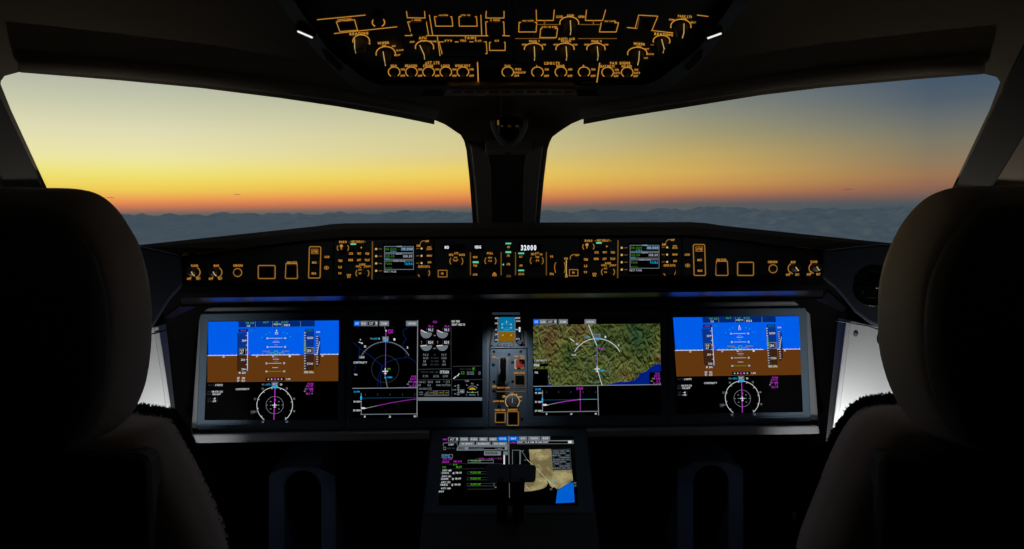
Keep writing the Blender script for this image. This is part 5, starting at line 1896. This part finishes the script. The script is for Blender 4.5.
# right reading/wiper module
t = omod('reading_wiper_panel', 'overhead panel at the far right with PARK LTS, READING and WIPER knobs', [(636, -20), (621, 35), (613.5, 61), (655, 76), (697, 46), (724, 10), (738, -20)])
d = Draw(OVER, o4, OO)
d.line([(350, 130), (420, 137), ], 5.6, E_AMBER).line([(530, 152), (690, 170), ], 5.6, E_AMBER).line([(870, 38), (950, 48), ], 5.6, E_AMBER)
d.build('divider', t)
b = button(t, o4, 458, 56, 522, 122, 'guarded_switch', .004, M_BLACK, OVER, .0042, 3)
d = Draw(OVER, o4, OO)
d.line([(410, 132), (435, 38), (577, 46), (534, 150), ], 5.2, E_AMBER).line([(440, 58), (425, 136)], 4, E_AMBERD)
d.build('legend', b)
legend_rot = -4
oknob(t, o4, 748, 120, 75, 52, [('PARK LTS', 778, 48, 104, 16), ('ANN', 770, 65, 44, 12), ('DIM', 680, 72, 38, 11), ('BRT', 840, 93, 38, 12), ('TEST', 790, 183, 24, 9)], point=(8, 0), tip=-14)
oknob(t, o4, 605, 230, 62, 42, [('READING', 620, 181, 138, 18), ('-', 535, 257, 28, 8)], point=(-12, 0), tip=8, a0=-25)
oknob(t, o4, 425, 322, 72, 46, [('WIPER', 440, 252, 88, 17), ('OFF', 435, 270, 34, 12), ('INT', 497, 289, 30, 10), ('SLOW', 524, 327, 50, 11), ('FAST', 482, 356, 44, 11)], point=(4, 0), tip=-14)
legend_rot = 0

# ------------------------------------------------------------------- seats
def mirror(half, ax):
    """half outline (top to bottom, one side) mirrored about the seat's axis"""
    return half + [(2 * ax - x, y) for x, y in half[::-1]]


HR = [(1030, 186), (990, 186.1), (955.7, 187.2), (932, 194.6), (915, 207.5), (900, 226.7), (888.6, 250), (881.6, 273), (878.8, 297), (878.5, 332), (881, 355), (887, 378), (895, 397), (906, 416), (922, 430), (948, 440), (990, 444), (1030, 445)]
HL = [(0, 187.4), (40, 187.8), (76, 188.8), (99, 194.6), (117, 209), (131, 229.6), (140, 247), (147, 273), (150.5, 297), (151.6, 320), (150.5, 349), (146, 381), (137, 405), (126, 420), (108, 433), (82, 441), (40, 445), (0, 445.5)]
BR_ = [(1030, 396), (950, 396), (892, 397), (868, 401), (854, 410), (842, 425), (831, 445), (821.5, 466), (812.8, 489), (802, 515), (790, 549), (782, 600), (778, 680), (778, 820)]
BL_ = [(0, 402), (80, 402), (137, 408), (168, 413), (176, 421), (186, 437), (196, 454), (213, 487), (226, 515), (238, 549), (246, 600), (250, 680), (250, 820)]


def spline(p, n=4):
    out = []
    for i in range(len(p) - 1):
        a, b, c, d = (V(p[max(0, min(len(p) - 1, i + k))]) for k in (-1, 0, 1, 2))
        for k in range(n):
            t = k / n
            q = .5 * ((2 * b) + (c - a) * t + (2 * a - 5 * b + 4 * c - d) * t * t + (3 * b - a - 3 * c + d) * t ** 3)
            out.append((q.x, q.y))
    return out + [p[-1]]


def ring(pts, ax, Y, s, dy, cy, sz=None):
    out = []
    for x, y in pts:
        p = aty(x, y, Y)
        c = aty(ax, cy, Y)
        q = c + (p - c) * s
        if sz:
            q.z = c.z + (p.z - c.z) * sz
        out.append(V((q.x, Y + dy, q.z)))
    return out


def seat(side, head, back, ax, label):
    Y = .78
    YBk = .84
    base = aty(ax, 274, YBk)
    t = thing('pilot_seat', label, 'seat', (base.x, YBk + .1, 0), 'pilot seats')
    hp = mirror(spline(head), ax)
    mb = MB()
    prof = [(-.062, .86), (-.060, .90), (-.052, .935), (-.038, .965), (-.02, .988), (-.005, .998), (0, 1.0), (.006, .985), (.011, .95), (.014, .88)]
    ringprism(mb, [ring(hp, ax, Y, s, dy, 385) for dy, s in prof], M_SEAT)
    o = mb.build('headrest', t, smooth=True)
    mb = MB()
    ringprism(mb, [ring(hp, ax, Y, s, dy, 385) for dy, s in ((-.050, .915), (-.063, .905), (-.074, .85), (-.086, .72), (-.094, .5), (-.097, .2))], M_SEATSHELL)
    mb.build('headrest_shell', t, smooth=True)
    mb = MB()
    for dx in (-.06, .06):
        tube(mb, [V((base.x + dx, Y + .01, aty(ax, 430, Y).z)), V((base.x + dx, YBk + .02, aty(ax, 500, YBk).z))], .009, M_KNOBGREY, 10)
    mb.build('headrest_post', t)
    bp = mirror(spline(back), ax)
    mb = MB()
    ringprism(mb, [ring(bp, ax, YBk, s, dy, 640, sz) for dy, s, sz in ((-.045, .83, .915), (-.04, .87, .935), (-.02, .91, .95), (.0, .93, .955), (.03, .93, .955))], M_SEAT)
    mb.build('backrest', t, smooth=True)
    # hard shell at the back of the backrest
    mb = MB()
    k = 1 if side > 0 else -1
    sh = roundpoly([(ax - k * 153, 452), (ax + k * 153, 452), (ax + k * 165, 820), (ax - k * 165, 820)], 14, 5)
    ringprism(mb, [ring(sh, ax, YBk - .05, s, dy, 640) for dy, s in ((.02, 1.0), (-.004, 1.0), (-.012, .98))], M_SEATSHELL)
    mb.build('backrest_shell', t, bevel=.003)
    # sheepskin cover on the front, its pile standing out along the edge
    mb = MB()
    rg = [ring(bp, ax, YBk + .04, s, dy, 640, sz) for dy, s, sz in ((-.025, .965, .975), (-.012, .985, .99), (.008, .985, .99), (.03, .95, .97))]
    ringprism(mb, rg, M_FUR)
    rnd_ = random.Random(5 + side)
    for _ in range(8000):
        j = rnd_.randint(0, 2)
        i = rnd_.randrange(len(rg[0]))
        u, v_ = rnd_.random(), rnd_.random()
        n_ = len(rg[0])
        a = rg[j][i].lerp(rg[j][(i + 1) % n_], u)
        b = rg[j + 1][i].lerp(rg[j + 1][(i + 1) % n_], u)
        p = a.lerp(b, v_)
        if p.z < .82:
            continue
        tang = (rg[j][(i + 1) % n_] - rg[j][i]).normalized()
        nrm = tang.cross(V((0, 1, 0)))
        cen = V((base.x, YBk + .06, .85))
        if nrm.dot(p - cen) < 0:
            nrm = -nrm
        nrm = (nrm + V((rnd_.uniform(-.7, .7), rnd_.uniform(-.3, .5), rnd_.uniform(-.7, .7)))).normalized()
        ln = rnd_.uniform(.003, .010)
        w1 = nrm.orthogonal().normalized() * rnd_.uniform(.002, .0042)
        w2 = nrm.cross(w1)
        mb.add([p + w1, p - w1 * .5 + w2 * .87, p - w1 * .5 - w2 * .87, p + nrm * ln], [[0, 1, 3], [1, 2, 3], [2, 0, 3]], M_FUR)
    mb.build('sheepskin_cover', t)
    mb = MB()
    box(mb, (base.x - .23, YBk + .08, .40), (base.x + .23, YBk + .52, .50), M_FUR)
    mb.build('cushion', t, bevel=.03, segs=3)
    mb = MB()
    box(mb, (base.x - .14, YBk + .05, 0), (base.x + .14, YBk + .40, .40), M_SEATSHELL)
    mb.build('base', t, bevel=.01)
    return t


seat(-1, HL, BL_, 0, 'left pilot seat seen from behind, dark headrest, charcoal sheepskin edge')
seat(1, HR, BR_, 1030, 'right pilot seat seen from behind, brownish headrest, charcoal sheepskin edge')

# ------------------------------------------------- lit side consoles and lamps
def spot(name, parent, loc, dr, watts, deg, col=(1.0, .99, .97), soft=.015):
    ld = bpy.data.lights.new(name, 'SPOT')
    ld.energy = watts
    ld.color = col
    ld.spot_size = R(deg)
    ld.spot_blend = 1.0
    ld.shadow_soft_size = soft
    lo = bpy.data.objects.new(name, ld)
    COL.objects.link(lo)
    lo.parent = parent
    lo.location = loc
    lo.rotation_euler = V(dr).to_track_quat('-Z', 'Y').to_euler()


for side in (-1, 1):
    if side > 0:
        A, B, C_ = at(848, 318, 1.56), at(832, 441, 1.53), at(930, 380, 1.50)
        pts = [(848.5, 320), (900, 331), (960, 345), (1138, 390), (1138, 770), (812, 770), (828, 462), (832, 441)]
        strip = [(846.5, 320), (851.5, 320.5), (836, 441), (833, 462), (828, 462), (831.5, 440)]
        ret = [(838, 318), (848, 320), (832, 441), (831, 448), (825, 448), (827, 430)]
        top = [(826, 319.5), (842, 321.5), (868, 326), (890, 333), (930, 342)]
        lab = 'brightly lit white side console panel between the screens and the right seat'
    else:
        A, B, C_ = at(156, 326, 1.56), at(170, 412, 1.53), at(90, 370, 1.50)
        pts = [(156, 326), (110, 335), (60, 345), (-126, 390), (-126, 770), (192, 770), (176, 446), (170, 412)]
        strip = [(153.5, 327), (158.5, 326), (171.5, 412), (176, 440), (171, 440), (166.5, 412)]
        ret = [(157, 326), (166, 324), (174, 400), (177, 428), (173, 432), (170, 412)]
        top = [(100, 338), (140, 335), (155, 333.5), (176, 327)]
        lab = 'brightly lit white side console panel between the left seat and the screens'
    pl = plane3(A, B, C_)
    t = thing('side_console', lab, 'side console', tuple(A * .5 + B * .5), 'lit white side consoles')
    mb = MB()
    slab(mb, pl, pts, 0, .03, M_CONSOLE)
    mb.build('panel', t, bevel=.002)
    mb = MB()
    slab(mb, pl, strip, .006, .006, M_CONSTRIM)
    mb.build('edge_trim', t, bevel=.002)
    mb = MB()
    pr = plane3(at(848, 320, 1.56), at(832, 441, 1.53), at(820, 330, 1.95)) if side > 0 else plane3(at(157, 326, 1.56), at(170, 412, 1.53), at(185, 330, 1.95))
    slab(mb, pr, ret, -.004, .02, M_WALL)
    mb.build('return_panel', t)
    mb = MB()
    if side > 0:
        knob(t, pl, PX, 855.5, 334.5, 2.0, .0008, M_FASCIA, 'fastener', off=.001, seg=14)
    cb = thing('cable', 'thin dark cable draped across the top of the ' + ('right' if side > 0 else 'left') + ' lit console', 'cable', tuple(pl.hit(*top[1])))
    mb = MB()
    tube(mb, [pl.hit(x, y, .006) for x, y in top], .0016, M_BLACK, 6)
    mb.build('wire', cb, smooth=True)
    if side > 0:
        mb = MB()
        tube(mb, [pl.hit(x, y, .012) for x, y in ((882, 331.5), (879, 333), (877.6, 338), (878.4, 342.5), (881, 345), (883, 343))], .0022, M_BLACK, 6)
        mb.build('hook', cb, smooth=True)
    # console lamp, hidden behind the seat
    lp = V((side * .62, 1.36, .68))
    dr = V((side * .20, .17, .25)).normalized()
    lt = thing('console_lamp', 'small lamp washing the ' + ('right' if side > 0 else 'left') + ' side console with white light', 'lamp', tuple(lp), 'console lamps')
    mb = MB()
    lathe(mb, lp - dr * .03, dr, [(.012, -.02), (.02, 0), (.03, .012), (.028, .013)], 20, M_KNOBGREY, True, False)
    mb.build('shade', lt)
    mb = MB()
    lathe(mb, lp - dr * .008, dr, [(.022, 0), (.022, .001)], 20, E_STRIP)
    mb.build('bulb', lt)
    mb = MB()
    tube(mb, [lp - dr * .045, V((side * .66, 1.30, .60)), V((side * .72, 1.30, .3)), V((side * .72, 1.30, .0))], .006, M_KNOBGREY, 8)
    mb.build('stalk', lt)
    spot('console_light', lt, dr * -.004, dr, LAMP_W, 104)
    # second lamp low beside the panel end: it catches the ledge tip and the outer bezel
    lp = V((side * .605, 1.45, .62))
    dr = V((side * .19, .27, .22)).normalized()
    lt = thing('ledge_lamp', 'small hidden lamp lighting the ' + ('right' if side > 0 else 'left') + ' tip of the panel ledge', 'lamp', tuple(lp), 'console lamps')
    mb = MB()
    lathe(mb, lp - dr * .02, dr, [(.008, -.02), (.013, 0), (.018, .008), (.017, .009)], 16, M_KNOBGREY, True, False)
    mb.build('shade', lt)
    mb = MB()
    lathe(mb, lp - dr * .016, dr, [(.013, 0), (.013, .001)], 16, E_STRIP)
    mb.build('bulb', lt)
    mb = MB()
    tube(mb, [lp - dr * .035, V((side * .615, 1.41, .53)), V((side * .62, 1.41, .0))], .005, M_KNOBGREY, 8)
    mb.build('stalk', lt)
    spot('ledge_light', lt, dr * -.006, dr, LEDGE_W, 66)

# ----------------------------------------------------- pedestal and levers
t = thing('centre_pedestal', 'dark centre pedestal carrying the tilted lower screen and thrust levers', 'pedestal', (0, 1.45, 0))
mb = MB()
slab(mb, LOWER, [(431, 429), (587, 428.5), (600, 549), (604, 640), (414, 640), (419, 549)], .002, .12, M_FACEPLATE)
mb.build('top_plate', t, bevel=.004)
mb = MB()
a = [LOWER.hit(x, y, -.1) for x, y in ((431, 429), (587, 428.5), (604, 640), (414, 640))]
ringprism(mb, [[V((p.x, p.y, 0)) for p in a], a], M_DARK)
mb.build('column', t)
TH = Plane(at(510, 473, 1.44), lean(20))
tc4 = Crop(420, 420, 5.689)
for x0, x1, lab in ((372, 509, 'left one of the two black thrust lever grips in front of the lower screen'), (519, 662, 'right one of the two black thrust lever grips in front of the lower screen')):
    c = TH.hit(*tc4((x0 + x1) / 2, 310))
    lv = thing('thrust_lever', lab, 'lever', tuple(V((c.x, c.y + .02, c.z - .12))), 'thrust levers')
    mb = MB()
    left = x0 < 500
    q = [(x0, 253), (x1, 252), (x1 - 1, 357), (x0 + 14, 357)] if left else [(x0, 252), (x1, 255), (x1 - 5, 354), (x0 + 1, 357)]
    slab(mb, TH, [tc4(*p) for p in roundpoly(q, [26, 5, 5, 22] if left else [5, 26, 22, 5], 5)], .018, .042, M_GRIP)
    mb.build('grip', lv, bevel=.006, segs=3)
    mb = MB()
    tx = (x1 - 42) if left else (x0 + 42)
    top = TH.hit(*tc4(tx, 340), .0)
    ringprism(mb, [[top + V((sx * .011, sy * .008, 0)) for sx, sy in ((-1, -1), (1, -1), (1, 1), (-1, 1))],
                   [top + V((sx * .011, .06 + sy * .008, -.12)) for sx, sy in ((-1, -1), (1, -1), (1, 1), (-1, 1))]], M_DARK)
    mb.build('arm', lv, bevel=.002)
    mb = MB()
    bx = tc4((x0 + x1) / 2 + (20 if left else -10), 335)
    lathe(mb, TH.hit(*bx, .016), TH.n, [(.006, 0), (.006, .004), (.004, .005)], 14, M_KNOBGREY)
    mb.build('button', lv)

# pedal boxes in the two footwells
PB = Plane(aty(505, 475, 1.78), lean(6))
for out, hole, back, lab in (([(269, 476), (284, 467.6), (318.5, 467.6), (335.3, 476), (336, 560), (268.5, 560)], (302.8, 489, 18.4), [(289, 459), (342, 459.5)], 'navy pedal box with round opening in the left footwell'),
                             ([(678, 470), (696.5, 461.8), (727, 461.8), (743, 469.8), (743.5, 560), (677.5, 560)], (711, 483, 17.8), [(671, 453), (730, 453)], 'navy pedal box with round opening in the right footwell')):
    t = thing('pedal_box', lab, 'pedal box', tuple(PB.hit(hole[0], 560)), 'footwell pedal boxes')
    mb = MB()
    cx, cy, r = hole
    arch = [(cx + r * math.cos(R(a)), cy - r * math.sin(R(a))) for a in range(180, -1, -12)]
    pts = out[:4] + [out[4], (cx + r, 560)] + arch[::-1] + [(cx - r, 560), out[5]]
    f = [PB.hit(x, y, 0) for x, y in pts]
    tess(mb, f, M_PED)
    n = len(f)
    bk = [p + V((0, .16, .012)) for p in f]
    mb.add(f + bk, [[i, (i + 1) % n, n + (i + 1) % n, n + i] for i in range(n)], M_PED)
    mb.build('housing', t)
    mb = MB()
    p = PB.hit(cx, cy + 2, -.03)
    rw = r * PB.mpp(cx, cy)
    lathe(mb, p, PB.n, [(rw * .99, -.10), (rw * .99, .02), (rw * .93, .024), (rw * .90, .0), (rw * .5, -.04), (rw * .1, -.05)], 28, M_DARK)
    mb.build('drum', t, smooth=False)

# flood lamp tucked under the glareshield over the middle column
fl = thing('flood_lamp', 'small dim blue-white flood lamp under the glareshield above the standby instrument', 'lamp', tuple(aty(506, 311, 1.70)))
c = aty(506, 311.5, 1.70)
dn = V((0, .28, -1)).normalized()
mb = MB()
slab(mb, Plane(c, lean(-10)), rrect(486, 306.5, 526, 315, 3), 0, .02, M_BLACK)
mb.build('housing', fl, bevel=.002)
mb = MB()
slab(mb, Plane(c, lean(-10)), rrect(492, 312.5, 520, 314.8, 1), .001, .002, emit('flood_lens', (34, 44, 56)))
mb.build('lens', fl)
spot('flood_light', fl, V((0, -.05, -.03)), V((0, .85, -1)), FLOOD_W, 84, (.86, .94, 1.0), .01)

# faint beams added at the reading lights to lift the pedestal and footwells
for o in list(COL.objects):
    if o.name.startswith('reading_light') and o.type == 'EMPTY':
        sx = -1 if o.location.x < 0 else 1
        spot('added_fill_beam', o, V((0, .0, -.01)), V((sx * -.14, .46, -.72)), READ_W, 84, (.80, .90, 1.0), .02)
